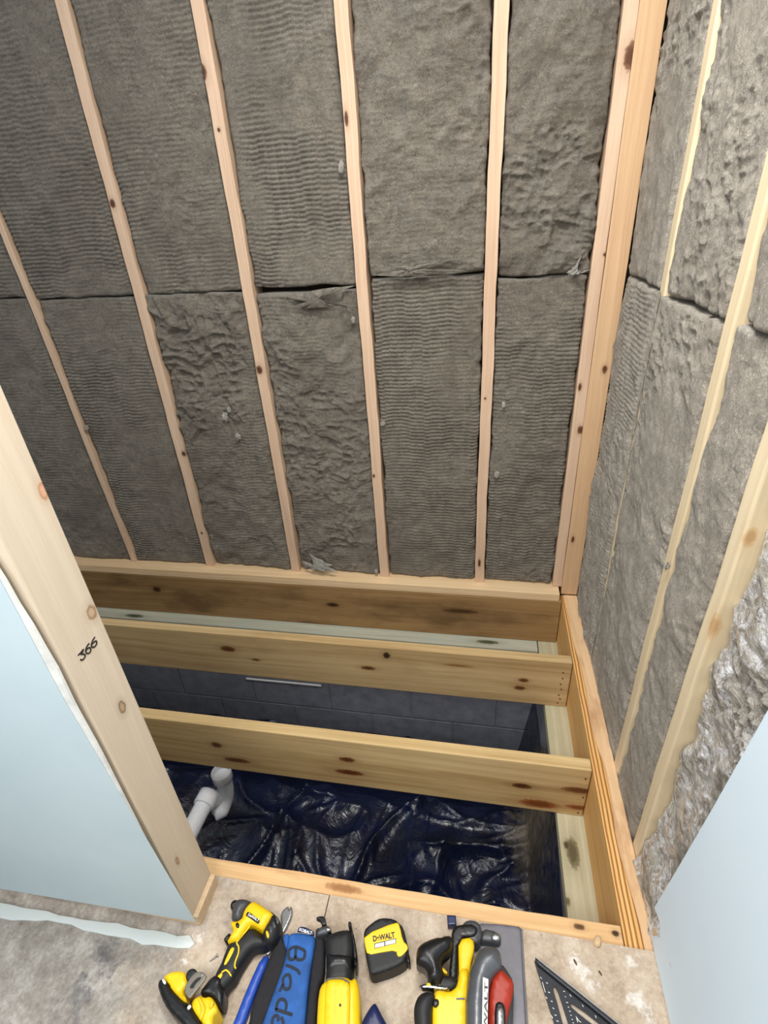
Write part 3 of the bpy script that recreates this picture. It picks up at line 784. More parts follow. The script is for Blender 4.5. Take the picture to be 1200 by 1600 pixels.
# torn grey flap at the foot of the fourth bay
def flap(parent, pts, m, seed, thick=0.008):
    P = [at(x, y, 1, yy) for x, y, yy in pts]
    rs = np.random.RandomState(seed)
    nu, nv = 22, 8
    G = np.zeros((nu, nv, 3))
    top = catmull(P[:len(P)//2], 8); bot = catmull(P[len(P)//2:][::-1], 8)
    for i in range(nu):
        a = top[int(i/(nu-1)*(len(top)-1))]; b = bot[int(i/(nu-1)*(len(bot)-1))]
        for j in range(nv):
            t = j/(nv-1); q = a.lerp(b, t); G[i, j] = q; G[i, j, 1] -= thick*math.sin(math.pi*t)+0.003*math.sin(i*1.3+j*2.1+seed)
    o = grid_obj('flap', G, None, m, parent); o['label'] = 'torn loose flap'; return o
flap(BATTS[(3, 0)], [(470, 850, -.004), (490, 868, -.012), (520, 884, -.02), (470, 876, -.012), (490, 890, -.03), (526, 893, -.034)], TUFT, 3)
flap(BATTS[(3, 0)], [(445, 466, -.006), (500, 452, -.012), (556, 446, -.008), (440, 484, -.010), (505, 480, -.018), (557, 478, -.012)], WOOL, 4, .012)
flap(BATTS[(5, 1)], [(918, 385, -.004), (900, 412, -.012), (885, 427, -.014), (926, 420, -.006), (905, 428, -.02), (887, 430, -.018)], TUFT, 5, .006)
flap(BATTS[(4, 1)], [(580, 412, -.012), (640, 415, -.02), (750, 398, -.012), (580, 430, -.014), (640, 432, -.024), (752, 424, -.014)], WOOL, 6, .010)

# right wall batts (U runs towards the camera)
GR = 'wool batts of the right wall'
def rb(y0, y1, z0, z1, seed, lab, m=WOOLR, **kw):
    kw.setdefault('recess', 0.004); kw.setdefault('bulge', 0.009); kw.setdefault('lump', 0.0065); kw.setdefault('flaps', 0.005); kw.setdefault('edge', 0.006); kw.setdefault('du', .005)
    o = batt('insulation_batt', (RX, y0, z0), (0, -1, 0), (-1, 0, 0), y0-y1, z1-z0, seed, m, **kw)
    prop(o, lab, 'insulation batt', GR); return o
R = {}
R[0] = rb(-0.006, -0.340, -0.060, 1.195, 300, 'lower rough wool batt on the right wall next to the corner studs', recess=-0.004, ribs=0.0012, lip=(0, 0.021), edge=.006, lipgap=(.40, .20, .35))
R[1] = rb(-0.382, -0.744, -0.060, 1.190, 320, 'lower wool batt on the right wall between its first and middle studs', recess=0.000, lip=(0.013, 0.0), edge=.006, lipgap=(.40, .17, .75))
R[2] = rb(-0.790, -0.968, -0.060, 1.200, 340, 'lower narrow wool batt on the right wall left of the wide pale stud', recess=0.005)
R[3] = rb(0.0, -0.340, 1.199, 2.40, 360, 'upper shaggy wool batt on the right wall next to the corner studs', recess=-0.001, flaps=.008)
R[4] = rb(-0.384, -0.744, 1.195, 2.40, 380, 'upper wool batt on the right wall left of the narrow stud, overhanging the joint below', recess=0.003, bulge=.006)
R[5] = rb(-0.790, -0.968, 1.204, 2.40, 400, 'upper wool batt on the right wall between the narrow and wide studs', recess=0.004)
R[6] = rb(-1.014, -1.278, -0.060, 2.40, 420, 'crumpled insulation behind shiny clear film between the wide stud and the drywall', m=FILM, recess=0.024, lump=0.013, flaps=0.014, bulge=0.010, edge=0.010, foot=0.026)
tuft(R[1], at(1042, 884, 0, RX-.008), .009, 31); tuft(R[0], at(915, 990, 0, RX-.010), .012, 33)

# ------------------------------------------------------------------ right drywall
def prism_x(name, yz, x0, x1, m, parent=None):
    n = len(yz); V = [(x, y, z) for x in (x0, x1) for y, z in yz]
    Fc = [tuple(range(n)), tuple(range(n, 2*n))]+[(i, (i+1) % n, n+(i+1) % n, n+i) for i in range(n)]
    return link(name, V, Fc, m, parent)
yz = [(-1.148, 0.030), (-1.172, 0.26), (-1.195, 0.498), (-1.219, 0.775), (-1.29, 1.45), (-1.40, 2.42), (-2.5, 2.42), (-2.5, 0.016), (-1.148, 0.016)]
dr = empty('drywall_sheet', (-0.012, -1.8, ZF), 'pale blue drywall sheet at the right edge, cut on a slant, standing on the floor', 'drywall')
prism_x('facing', yz, -0.0185, -0.0178, DRYR, dr); prism_x('core', [(y-0.0008, z) for y, z in yz], -0.0177, -0.0092, PLAS, dr)

# ------------------------------------------------------------------ left partition
JX = -1.010
kn = [(at(143, 957, 0, JX), .014, .010, (158, 122, 92), (206, 178, 146)), (at(191, 1105, 0, JX), .014, .008, (128, 98, 72), (200, 170, 138)), (at(68, 768, 0, JX), .014, .008, (190, 138, 104), (222, 172, 140)), (at(277, 1345, 0, JX), .014, .005, (150, 118, 90), (190, 160, 128))]
jamb = board('jamb_stud', (JX-0.019, -1.2635, ZF+0.0385), (JX-0.019, -1.2735, 2.40), (0, 1, 0), 0.092, 0.038, M_(((204, 184, 158), (228, 211, 188)), ring=4, grain=0.8), bev=0.003, knots_w=kn)
prop(jamb, 'pale jamb stud at the left end wall, marked 366 in dark pen', 'stud')
bpy.context.view_layer.update()
CS = (110, 930, 8.0)
def sp(pts): return [at(CS[0]+x/CS[2], CS[1]+y/CS[2], 0, JX) for x, y in pts]
q = ribbon('handwriting', [sp([(92, 755), (130, 715), (150, 690), (160, 680), (150, 710), (132, 740), (160, 735), (182, 755), (170, 790), (140, 812), (122, 800)]),
    sp([(235, 600), (205, 640), (188, 690), (200, 725), (230, 725), (252, 695), (245, 660), (220, 662), (195, 690)]),
    sp([(305, 522), (275, 570), (260, 620), (270, 650), (300, 645), (325, 610), (322, 575), (295, 585), (268, 615)])], 0.0028, (1, 0, 0), INKW, lift=0.0006)
q['label'] = 'the number 366 in dark pen'; child_world(q, jamb)
pl = board('bottom_plate', (-2.2, -1.262, ZF+0.019), (-0.999, -1.262, ZF+0.019), (0, 1, 0), 0.090, 0.038, M_(((198, 168, 132), (226, 202, 168)), ring=10))
prop(pl, 'bottom plate under the jamb stud of the left partition', 'wall plate')
dl = empty('drywall_sheet', (-1.5, -1.315, ZF), 'large pale green drywall sheet on the left partition, lifted off the floor', 'drywall')
# sheet edge leans a little along the stud
def prism_y(name, xz, y0, y1, m, parent=None):
    n = len(xz); V = [(x, y, z) for y in (y0, y1) for x, z in xz]
    Fc = [tuple(range(n)), tuple(range(n, 2*n))]+[(i, (i+1) % n, n+(i+1) % n, n+i) for i in range(n)]
    return link(name, V, Fc, m, parent)
pb = at(306, 1440, 1, -1.324); pt = at(100, 1092, 1, -1.324); pm = at(0, 905, 1, -1.324); pz = at(0, 1388, 1, -1.324)
ex = (pm.x-pb.x)/(pm.z-pb.z); top_x = pb.x+ex*(2.40-pb.z)
xz = [(pb.x, pb.z), (pt.x, pt.z), (pm.x, pm.z), (top_x, 2.40), (-2.2, 2.40), (-2.2, max(pz.z, ZF+.004)), (pz.x, max(pz.z, ZF+.006))]
prism_y('facing', xz, -1.3248, -1.3240, DRYL, dl)
rs = random.Random(9)
edge = []
for i in range(60):
    z = pb.z+i*0.04; edge.append((min(JX-0.001, pb.x+ex*(z-pb.z)+0.003+rs.uniform(-.001, .003)+(0.004*math.sin(z*9)**2)), z))
prism_y('core', edge+[(-2.2, edge[-1][1]), (-2.2, pb.z+.002)], -1.3238, -1.3195, PLAS, dl)
# strip of drywall left on the floor and the filler crumbs at its end
rs = random.Random(21); top_e = []; bot_e = []
for k in range(31):
    t = k/30; x = -260+t*556; top_e.append((x, 1367+t*96+rs.uniform(-2.5, 2.5))); bot_e.append((x, 1383+t*104+rs.uniform(-4, 4)-6*math.sin(t*7)**2))
st = pxo(top_e+[(304, 1474)]+bot_e[::-1], ZF+.004)
o = pillow('drywall_strip', st, ZF+0.0003, ZF+0.004, mat_drywall('dusty_pale_drywall', (204, 212, 210), (222, 226, 222)), None, r=0.001, soft=0)
prop(o, 'narrow pale green offcut strip of drywall on the floor along the left partition', 'drywall offcut')

# ------------------------------------------------------------------ crawl space: plastic sheet, pipe, white gleam strip
def sheet():
    x0, x1, y0, y1 = -2.58, -0.142, -2.2, -0.104
    nu, nv = 340, 300
    u = np.linspace(0, 1, nu)[:, None]*np.ones((1, nv)); v = np.ones((nu, 1))*np.linspace(0, 1, nv)[None, :]
    X = x0+(x1-x0)*u; Y = y0+(y1-y0)*v
    wx = X+0.16*fbm(X*2.4, Y*2.4, 11, 2); wy = Y+0.16*fbm(X*2.4+9, Y*2.4, 12, 2)
    def folds(ang, fa, fb, seed, p):
        a = wx*math.cos(ang)+wy*math.sin(ang); b = -wx*math.sin(ang)+wy*math.cos(ang)
        return (1-np.abs(vnoise(a*fa+seed, b*fb, seed)))**p
    near = np.clip((-0.34-Y)/0.20, 0, 1); near = near*near*(3-2*near)
    Z = -0.885+0.02*fbm(X*2.2, Y*2.2, 5, 2)
    Z += near*(0.115+0.035*fbm(X*3, Y*3, 6, 2)+0.062*folds(0.45, 4.2, 1.2, 21, 4)+0.052*folds(-0.5, 5.0, 1.6, 24, 4)+0.040*folds(1.25, 6.5, 2.2, 23, 4)+0.022*folds(1.7, 11, 4, 37, 4)+0.012*folds(0.2, 14, 5, 29, 3))
    Z += (1-near)*0.02*folds(0.3, 5, 2, 33, 3)
    side = np.clip((X+0.19)/0.05, 0, 1); Z = Z+side*(0.42+0.02*fbm(Y*6, X*6, 8, 2))      # drapes up the side wall
    P = np.stack([X, Y, Z], -1)
    o = grid_obj('plastic_sheet', P, None, PLASTIC)
    prop(o, 'wrinkled glossy black plastic sheet covering the ground of the crawl space', 'plastic sheet')
sheet()
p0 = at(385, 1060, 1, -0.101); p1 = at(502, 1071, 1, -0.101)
o = board('gleam_strip', (p0.x, -0.1035, p0.z), (p1.x, -0.1035, p1.z), (0, 1, 0), 0.005, 0.009, lambda k: WHITE, bev=0.001)  # white strip stands in for a bright gap of daylight
prop(o, 'white strip painted in for a gleam on the black foundation wall just under the back joist', 'strip')

pipe = empty('drain_pipe', at(345, 1260, 2, -0.66), 'white plastic drain pipe with a trap bend rising from the black sheet', 'pipe')
hp = at(345, 1206, 2, -0.37); ub = at(341, 1262, 2, -0.53)
s0 = at(322, 1250, 2, -0.43); s1 = at(285, 1322, 2, -0.43)
dirv = (s1-s0).normalized()
tube('riser', [hp+Vector((0, 0, -.03))]+catmull([hp+Vector((0, 0, -.05)), hp+Vector((0, -.002, -.09)), hp+Vector((-.002, -.02, -.135)), hp+Vector((-.012, -.06, -.16)), s0+Vector((.012, .055, -.075)), s0+Vector((.004, .02, -.03)), s0-dirv*0.015], 6), 0.0285, PVC, pipe, seg=28)
tube('hub', [hp, hp+Vector((0, 0, -.004)), hp+Vector((0, 0, -.040)), hp+Vector((0, 0, -.046))], [0.036, 0.037, 0.037, 0.031], PVC, pipe, seg=32, wall=0.005)
tube('elbow_hub', [s0-dirv*.030, s0-dirv*.026, s0+dirv*.022, s0+dirv*.025], [0.030, 0.0365, 0.0375, 0.034], PVC, pipe, seg=32)
tube('waste_pipe', [s0, s0+dirv*0.2, s0+dirv*0.7+Vector((0, 0, -.03))], 0.031, PVC, pipe, seg=28)

# ------------------------------------------------------------------ tools on the floor
# impact driver, lying on its side
A1 = (4.0, 220, 1380); A4 = (7.5, 240, 1480)
zt = ZF
drv = empty('impact_driver', at(350, 1500, 2, ZF), 'yellow and black cordless impact driver lying on its side, left of the pry bar', 'power tool')
ppx('handle', [(545, 360), (600, 330), (680, 260), (740, 300), (800, 360), (770, 385), (690, 395), (650, 450), (600, 530), (575, 590), (540, 620), (505, 665), (500, 740), (485, 770), (440, 720), (400, 660), (430, 600), (480, 520), (520, 420)], ZF+.010, ZF+.052, BLK, drv, *A1, r=.014, seg=6)
ppx('gear_case', [(570, 100), (600, 82), (640, 76), (705, 100), (660, 140), (620, 225), (595, 228), (556, 215), (560, 165)], ZF+.006, ZF+.060, DGREY, drv, *A1, r=.020, seg=7)
ppx('bit_holder', [(556, 120), (575, 98), (605, 92), (600, 130), (570, 158), (556, 150)], ZF+.020, ZF+.048, BLKG, drv, *A1, r=.008, seg=5)
ppx('motor_cap', [(740, 125), (800, 150), (850, 190), (872, 235), (860, 290), (830, 350), (790, 372), (750, 340), (760, 270), (800, 200)], ZF+.006, ZF+.058, BLK, drv, *A1, r=.018, seg=6)
ppx('housing', [(700, 98), (740, 120), (830, 180), (810, 205), (765, 280), (740, 278), (690, 245), (660, 262), (620, 330), (590, 352), (525, 358), (560, 310), (575, 275), (556, 255), (556, 222), (620, 225), (640, 160), (665, 125)], ZF+.008, ZF+.063, YEL, drv, *A1, r=.012, seg=6)
ppx('trigger', [(512, 345), (530, 325), (552, 300), (562, 320), (545, 355), (530, 370)], ZF+.018, ZF+.044, BLKG, drv, *A1, r=.006)
ppx('selector_button', [(590, 250), (600, 240), (614, 250), (614, 272), (604, 280), (592, 268)], ZF+.058, ZF+.066, BLKG, drv, *A1, r=.003)
tr = [(690, 250), (678, 275), (650, 310), (612, 355), (600, 375), (612, 400), (610, 440), (592, 490), (588, 520), (595, 535)]
ribbon('trim_line', [[at(220+x/4, 1380+y/4, 2, ZF+.0515) for x, y in tr]], .0026, (0, 0, 1), YEL, drv, lift=.0016)
ppx('grip_inlay', [(565, 400), (582, 398), (585, 415), (540, 500), (518, 515), (520, 495), (548, 430)], ZF+.048, ZF+.0535, YEL, drv, *A1, r=.002)
ppx('grip_inlay', [(458, 612), (480, 575), (505, 555), (512, 562), (505, 585), (475, 622)], ZF+.048, ZF+.0535, YEL, drv, *A1, r=.002)
ribbon('trim_line', [[at(220+x/4, 1380+y/4, 2, ZF+.0515) for x, y in [(505, 560), (530, 545), (548, 555), (566, 582)]]], .0026, (0, 0, 1), YEL, drv, lift=.0016)
lp = ppx('name_plate', [(664, 180), (676, 178), (742, 228), (740, 245), (730, 248), (655, 200)], ZF+.060, ZF+.0645, BLKG, drv, *A1, r=.001, soft=0)
a = at(220+664/4, 1380+198/4, 2, ZF+.0647); b_ = at(220+738/4, 1380+244/4, 2, ZF+.0647)
text('lettering', 'DeWALT', a+(b_-a)*.06, b_-a, (0, 0, 1), .0048, WHITE, lp, bold=.02, width=(b_-a).length*.88)
for k in range(4):
    t = k/3; x0 = 778+t*62; y0 = 300-t*88
    ppx('vent_slot', [(x0, y0), (x0+14, y0-8), (x0+26, y0+28), (x0+12, y0+46)], ZF+.054, ZF+.0585, YELD if k == 0 else DGREY, drv, *A1, r=.001, soft=1)
# battery foot
bat = ppx('battery', [(30, 420), (60, 365), (110, 350), (170, 400), (200, 470), (340, 600), (440, 690), (520, 800), (560, 900), (620, 1010), (560, 1080), (460, 1040), (330, 900), (160, 730), (80, 580)], ZF+.001, ZF+.060, BLKG, drv, *A4, r=.010, seg=5)
ppx('battery_shell', [(95, 345), (170, 285), (260, 265), (365, 270), (395, 400), (380, 470), (330, 490), (385, 600), (345, 630), (190, 470), (180, 420)], ZF+.004, ZF+.064, YEL, bat, *A4, r=.008, seg=5)
ppx('battery_shell', [(430, 620), (500, 570), (545, 550), (590, 580), (650, 560), (700, 600), (745, 690), (740, 750), (690, 790), (690, 900), (700, 1000), (620, 980), (550, 860), (450, 720)], ZF+.004, ZF+.062, YEL, bat, *A4, r=.008, seg=5)
ppx('shell_ridge', [(505, 585), (535, 570), (580, 640), (610, 720), (560, 850), (520, 830), (560, 720)], ZF+.055, ZF+.067, YELD, bat, *A4, r=.003, seg=4)
ppx('shell_ridge', [(640, 690), (660, 630), (690, 600), (705, 640), (690, 690), (660, 720)], ZF+.055, ZF+.068, YELD, bat, *A4, r=.003, seg=4)
ppx('foot', [(640, 360), (720, 300), (800, 330), (790, 420), (820, 480), (800, 640), (770, 690), (700, 600), (640, 555), (560, 545), (530, 510), (600, 420)], ZF+.006, ZF+.056, BLKG, drv, *A4, r=.010, seg=5)
bc = ppx('belt_clip', [(340, 485), (470, 300), (540, 280), (600, 300), (630, 350), (470, 540), (430, 600), (400, 590)], ZF+.0685, ZF+.072, HOOK, drv, *A4, r=.0015)
ppx('clip_slot', [(420, 460), (500, 360), (555, 345), (560, 365), (490, 430), (470, 480), (430, 485)], ZF+.0715, ZF+.0726, BLK, bc, *A4, r=.0003)
ppx('led_ring', [(370, 350), (385, 285), (420, 250), (470, 240), (505, 270), (505, 300), (440, 370), (400, 400)], ZF+.030, ZF+.066, BLK, drv, *A4, r=.004)
for pts in ([(95, 375), (115, 370), (145, 400), (135, 435), (110, 420)], [(390, 700), (420, 670), (440, 680), (430, 710), (400, 735)]):
    ppx('latch_mark', pts, ZF+.058, ZF+.0615, WHITE, bat, *A4, r=.0008)
ppx('screw_head', [(555, 310), (570, 300), (580, 320), (570, 340), (556, 335)], ZF+.071, ZF+.0735, STEEL, bc, *A4, r=.001)

# pry bar
bar = empty('pry_bar', at(410, 1520, 2, ZF), 'steel forked pry bar with a bright blue grip, between the driver and the cloth pouch', 'pry bar')
ppx('shaft', [(905, 148), (922, 140), (926, 170), (936, 138), (947, 160), (944, 205), (905, 290), (862, 350), (800, 455), (770, 440), (822, 370), (850, 330), (878, 265), (872, 185)], ZF+.001, ZF+.011, STEEL, bar, *A1, r=.003, soft=1)
ppx('grip', [(758, 438), (805, 455), (720, 660), (640, 880), (540, 1130), (460, 1130), (570, 880), (660, 650)], ZF+.001, ZF+.020, BLUEG, bar, *A1, r=.008, seg=5)

# cloth blade pouch
po = empty('blade_pouch', at(455, 1540, 2, ZF), 'blue cloth pouch with Blade written in marker, between pry bar and multi-tool', 'pouch')
P2 = (9.23, 390, 1440)
ppx('side_panel', [(440, 190), (480, 220), (545, 330), (560, 560), (400, 1000), (200, 1480), (120, 1800), (-180, 1800), (-20, 1480), (10, 1250), (210, 680), (290, 470), (380, 290)], ZF+.001, ZF+.024, ZIP, po, *P2, r=.008, seg=5)
ppx('front_panel', [(560, 170), (620, 150), (700, 145), (800, 155), (915, 190), (945, 210), (930, 360), (880, 650), (830, 1000), (790, 1480), (750, 1800), (60, 1800), (170, 1480), (400, 850), (500, 560), (540, 330)], ZF+.001, ZF+.034, BLUEC, po, *P2, r=.008, seg=5)
ppx('loop', [(470, 205), (520, 170), (570, 165), (560, 300), (530, 400), (500, 330)], ZF+.001, ZF+.028, BLUEC, po, *P2, r=.003)
ppx('zip_edge', [(950, 90), (1000, 70), (1060, 120), (1075, 300), (1070, 780), (980, 950), (945, 1480), (920, 1800), (760, 1800), (800, 1480), (850, 1000), (890, 650), (935, 350), (945, 190)], ZF+.001, ZF+.031, ZIP, po, *P2, r=.007, seg=4)
lb = ppx('label_tag', [(690, 135), (705, 85), (735, 70), (800, 78), (925, 140), (930, 180), (905, 195), (820, 150), (760, 140)], ZF+.030, ZF+.0365, NAVY, po, *P2, r=.001, soft=0)
a = at(390+712/9.23, 1440+132/9.23, 2, ZF+.0366); b_ = at(390+895/9.23, 1440+190/9.23, 2, ZF+.0366)
text('lettering', 'KOBALT', a, b_-a, (0, 0, 1), .0056, WHITE, lb, bold=.02, width=(b_-a).length)
def sb(pts): return [at(390+x/9.23, 1440+y/9.23, 2, ZF+.0342) for x, y in pts]
q = ribbon('handwriting', [
    sb([(575, 395), (670, 365), (800, 420)]), sb([(575, 395), (560, 460), (575, 535), (620, 548), (655, 510), (668, 380)]), sb([(655, 500), (690, 545), (750, 550), (790, 515), (800, 420)]),
    sb([(520, 625), (600, 655), (690, 705), (725, 765)]),
    sb([(430, 1010), (480, 900), (480, 830), (520, 775), (570, 775), (590, 840), (585, 930), (550, 975), (500, 960), (475, 900)]),
    sb([(380, 1275), (400, 1180), (440, 1125), (500, 1130), (530, 1190), (520, 1280)]), sb([(370, 1270), (450, 1290), (540, 1320), (620, 1345)]),
    sb([(410, 1440), (410, 1370), (370, 1360), (335, 1400), (325, 1480), (350, 1560), (420, 1570), (480, 1510), (480, 1430), (450, 1380)])], 0.0054, (0, 0, 1), INK, po, lift=.0007)
q['label'] = 'the word Blade in dark marker'

# multi tool
A2 = (5.4545, 460, 1400)
mt = empty('multi_tool', at(525, 1540, 2, ZF), 'yellow bodied multi-tool with a black head and lever, right of the blue pouch', 'power tool')
ppx('head', [(255, 340), (300, 300), (370, 272), (440, 262), (478, 272), (500, 330), (505, 430), (490, 540), (485, 760), (250, 760), (262, 640), (268, 540), (255, 440)], ZF+.004, ZF+.058, BLK, mt, *A2, r=.018, seg=7)
ppx('head_collar', [(265, 470), (300, 455), (400, 450), (470, 470), (490, 500), (486, 600), (470, 640), (400, 625), (300, 640), (262, 620)], ZF+.010, ZF+.061, BLKG, mt, *A2, r=.018, seg=6)
ppx('lever', [(455, 215), (470, 208), (485, 215), (488, 268), (510, 340), (528, 440), (534, 560), (525, 610), (508, 612), (500, 480), (480, 300), (458, 260)], ZF+.012, ZF+.052, BLKG, mt, *A2, r=.005, seg=4)
ppx('body', [(255, 712), (290, 672), (370, 655), (440, 665), (480, 700), (500, 670), (535, 700), (552, 800), (560, 1091), (565, 1500), (180, 1500), (180, 1091), (198, 800), (232, 720)], ZF+.002, ZF+.062, YEL, mt, *A2, r=.016, seg=6)
ppx('body_ridge', [(262, 720), (300, 700), (400, 695), (455, 715), (478, 745), (470, 1091), (470, 1500), (250, 1500), (248, 1091)], ZF+.050, ZF+.068, YEL, mt, *A2, r=.007, seg=5)
ribbon('seam_line', [[at(460+x/5.4545, 1400+y/5.4545, 2, ZF+.0681) for x, y in [(340, 715), (345, 900), (338, 1300)]]], .0008, (0, 0, 1), YELD, mt, lift=.0004)
ribbon('seam_line', [[at(460+x/5.4545, 1400+y/5.4545, 2, ZF+.0681) for x, y in [(270, 722), (300, 705), (400, 702), (470, 740)]]], .0022, (0, 0, 1), DGREY, mt, lift=.0005)
ppx('screw_head', [(380, 915), (395, 915), (402, 930), (394, 944), (380, 940)], ZF+.066, ZF+.069, BLKG, mt, *A2, r=.0005)
ppx('blade_clamp', [(185, 300), (225, 250), (290, 240), (318, 275), (300, 310), (240, 325), (190, 335)], ZF+.030, ZF+.050, DGREY, mt, *A2, r=.006, seg=5)
ppx('clamp_dome', [(262, 262), (285, 245), (312, 262), (312, 290), (290, 306), (262, 296)], ZF+.040, ZF+.054, CHROME, mt, *A2, r=.007, seg=5)
ppx('clamp_flag', [(180, 188), (200, 172), (258, 168), (276, 245), (235, 246), (220, 205)], ZF+.040, ZF+.053, BLKG, mt, *A2, r=.002)

# tape measure
tp = empty('tape_measure', at(605, 1480, 2, ZF), 'yellow and black tape measure lettered DEWALT lying flat between the multi-tool and the saw', 'tape measure')
ppx('case', [(590, 285), (640, 238), (700, 192), (760, 178), (850, 188), (905, 235), (938, 300), (965, 410), (975, 440), (962, 500), (960, 545), (872, 605), (700, 662), (662, 668), (634, 640), (622, 560), (606, 500), (592, 380)], ZF+.001, ZF+.045, BLK, tp, *A2, r=.006, seg=5)
ppx('case_base', [(880, 220), (930, 260), (965, 420), (992, 560), (985, 585), (955, 560), (920, 540)], ZF+.001, ZF+.026, BLKG, tp, *A2, r=.004)
fp_ = ppx('face_plate', [(592, 332), (872, 216), (898, 250), (922, 378), (966, 420), (968, 455), (915, 512), (878, 516), (866, 460), (740, 480), (622, 502), (600, 420)], ZF+.030, ZF+.0468, YEL, tp, *A2, r=.0015, soft=1)
ppx('tape_blade', [(868, 540), (878, 514), (958, 512), (958, 540), (880, 560), (868, 600), (858, 600)], ZF+.012, ZF+.040, YELD, tp, *A2, r=.002)
a = at(460+672/5.4545, 1400+388/5.4545, 2, ZF+.0468); b_ = at(460+858/5.4545, 1400+352/5.4545, 2, ZF+.0468)
text('lettering', 'DeWALT', a, b_-a, (0, 0, 1), .0098, BLKG, fp_, bold=.035, width=(b_-a).length)
lbx = ppx('label_box', [(680, 404), (866, 358), (866, 402), (684, 448)], ZF+.045, ZF+.0475, BLKG, tp, *A2, r=.0005, soft=0)
for (x0, y0, x1, y1) in ((690, 436, 765, 418), (778, 414, 860, 394)):
    q = ppx('label_patch', [(x0-3, y0+6), (x0-3, y0-27), (x1+1, y1-27), (x1+1, y1+6)], ZF+.047, ZF+.0479, WHITE, lbx, *A2, r=.0002, soft=0)

# navy handle tip
o = ppx('tool_handle', [(680, 895), (700, 910), (745, 1000), (795, 1091), (860, 1300), (560, 1300), (566, 1091), (575, 1050), (610, 985), (650, 920)], ZF+.001, ZF+.045, NAVY, None, *A2, r=.012, seg=6)
prop(o, 'dark navy tapered tool handle at the bottom edge below the tape measure', 'tool')

# circular saw
A3 = (3.529, 620, 1400)
sw = empty('circular_saw', at(735, 1540, 2, ZF), 'cordless circular saw with grey guard, red side plate and yellow body on its shoe', 'power tool')
ppx('shoe', [(330, 180), (470, 150), (590, 156), (675, 168), (690, 185), (704, 420), (722, 720), (745, 1300), (180, 1300), (240, 700), (300, 430)], ZF+.004, ZF+.009, SHOE, sw, *A3, r=.002, soft=0)
ppx('shoe_lip', [(682, 176), (692, 184), (706, 420), (724, 720), (747, 1300), (735, 1300), (712, 720), (694, 420)], ZF+.001, ZF+.014, SHOE, sw, *A3, r=.002, soft=0)
ppx('front_tab', [(277, 103), (326, 106), (328, 158), (282, 160)], ZF+.003, ZF+.022, NAVY, sw, *A3, r=.002, soft=0)
ppx('bevel_arm', [(303, 172), (335, 155), (440, 150), (450, 220), (342, 228), (332, 430), (330, 500), (290, 520), (285, 440), (298, 300)], ZF+.008, ZF+.050, BLKG, sw, *A3, r=.005)
ppx('bevel_bracket', [(358, 150), (390, 125), (440, 130), (470, 165), (470, 230), (440, 270), (380, 235)], ZF+.008, ZF+.046, DGREY, sw, *A3, r=.008)
ppx('bevel_bracket', [(470, 170), (560, 195), (580, 235), (560, 262), (500, 250), (460, 250)], ZF+.008, ZF+.030, DGREY, sw, *A3, r=.006)
ppx('bolt', [(520, 210), (545, 200), (572, 215), (570, 240), (545, 248), (520, 238)], ZF+.020, ZF+.036, STEEL, sw, *A3, r=.004)
ppx('front_handle', [(105, 335), (108, 275), (135, 242), (200, 213), (280, 197), (303, 206), (310, 240), (300, 285), (245, 330), (250, 380), (262, 405), (236, 470), (172, 470), (165, 385), (108, 360)], ZF+.050, ZF+.096, BLKG, sw, *A3, r=.020, seg=7)
ppx('handle_mount', [(165, 440), (240, 432), (290, 430), (340, 445), (336, 490), (295, 525), (180, 500)], ZF+.012, ZF+.072, BLK, sw, *A3, r=.008)
ppx('clamp_bar', [(118, 492), (160, 478), (240, 490), (292, 505), (288, 520), (205, 512), (126, 508)], ZF+.060, ZF+.075, CHROME, sw, *A3, r=.004)
ppx('body_front', [(338, 232), (422, 222), (430, 290), (405, 380), (400, 480), (345, 480), (342, 385)], ZF+.010, ZF+.070, YEL, sw, *A3, r=.006)
ppx('body', [(200, 520), (240, 512), (290, 524), (332, 492), (346, 395), (400, 390), (395, 480), (385, 600), (390, 1300), (195, 1300), (192, 640)], ZF+.012, ZF+.082, YEL, sw, *A3, r=.008)
ppx('body_flap', [(160, 478), (225, 470), (238, 488), (170, 494)], ZF+.06, ZF+.077, YEL, sw, *A3, r=.002)
ppx('body_flap', [(232, 420), (250, 385), (290, 430)], ZF+.03, ZF+.062, YEL, sw, *A3, r=.002)
ppx('seam_line', [(328, 562), (375, 560), (375, 570), (328, 572)], ZF+.080, ZF+.083, DGREY, sw, *A3, r=.0003, soft=0)
ppx('rear_grip', [(95, 585), (120, 530), (168, 508), (205, 516), (215, 548), (196, 600), (196, 706), (196, 1300), (90, 1300), (100, 706), (92, 640)], ZF+.020, ZF+.094, BLK, sw, *A3, r=.016, seg=6)
ppx('lock_button', [(198, 575), (214, 562), (232, 570), (232, 598), (214, 614), (200, 600)], ZF+.078, ZF+.087, BLKG, sw, *A3, r=.003)
ppx('upper_guard', [(388, 480), (402, 390), (430, 305), (470, 262), (530, 255), (572, 278), (582, 335), (580, 388), (548, 402), (512, 470), (505, 600), (503, 1300), (390, 1300), (376, 600)], ZF+.010, ZF+.108, GUARD, sw, *A3, r=.022, seg=9)
ppx('guard_cover', [(520, 400), (580, 360), (610, 400), (645, 460), (648, 520), (640, 720), (650, 1300), (500, 1300), (505, 560)], ZF+.008, ZF+.060, DGREY, sw, *A3, r=.010, seg=5)
ppx('side_plate', [(512, 470), (548, 410), (578, 392), (608, 425), (642, 458), (649, 490), (640, 540), (622, 620), (602, 710), (580, 800), (503, 800), (503, 620)], ZF+.055, ZF+.086, RED, sw, *A3, r=.010, seg=5)
hb = ppx('hub', [(540, 600), (560, 575), (592, 590), (602, 640), (598, 760), (560, 800), (540, 740)], ZF+.080, ZF+.092, BLKG, sw, *A3, r=.004)
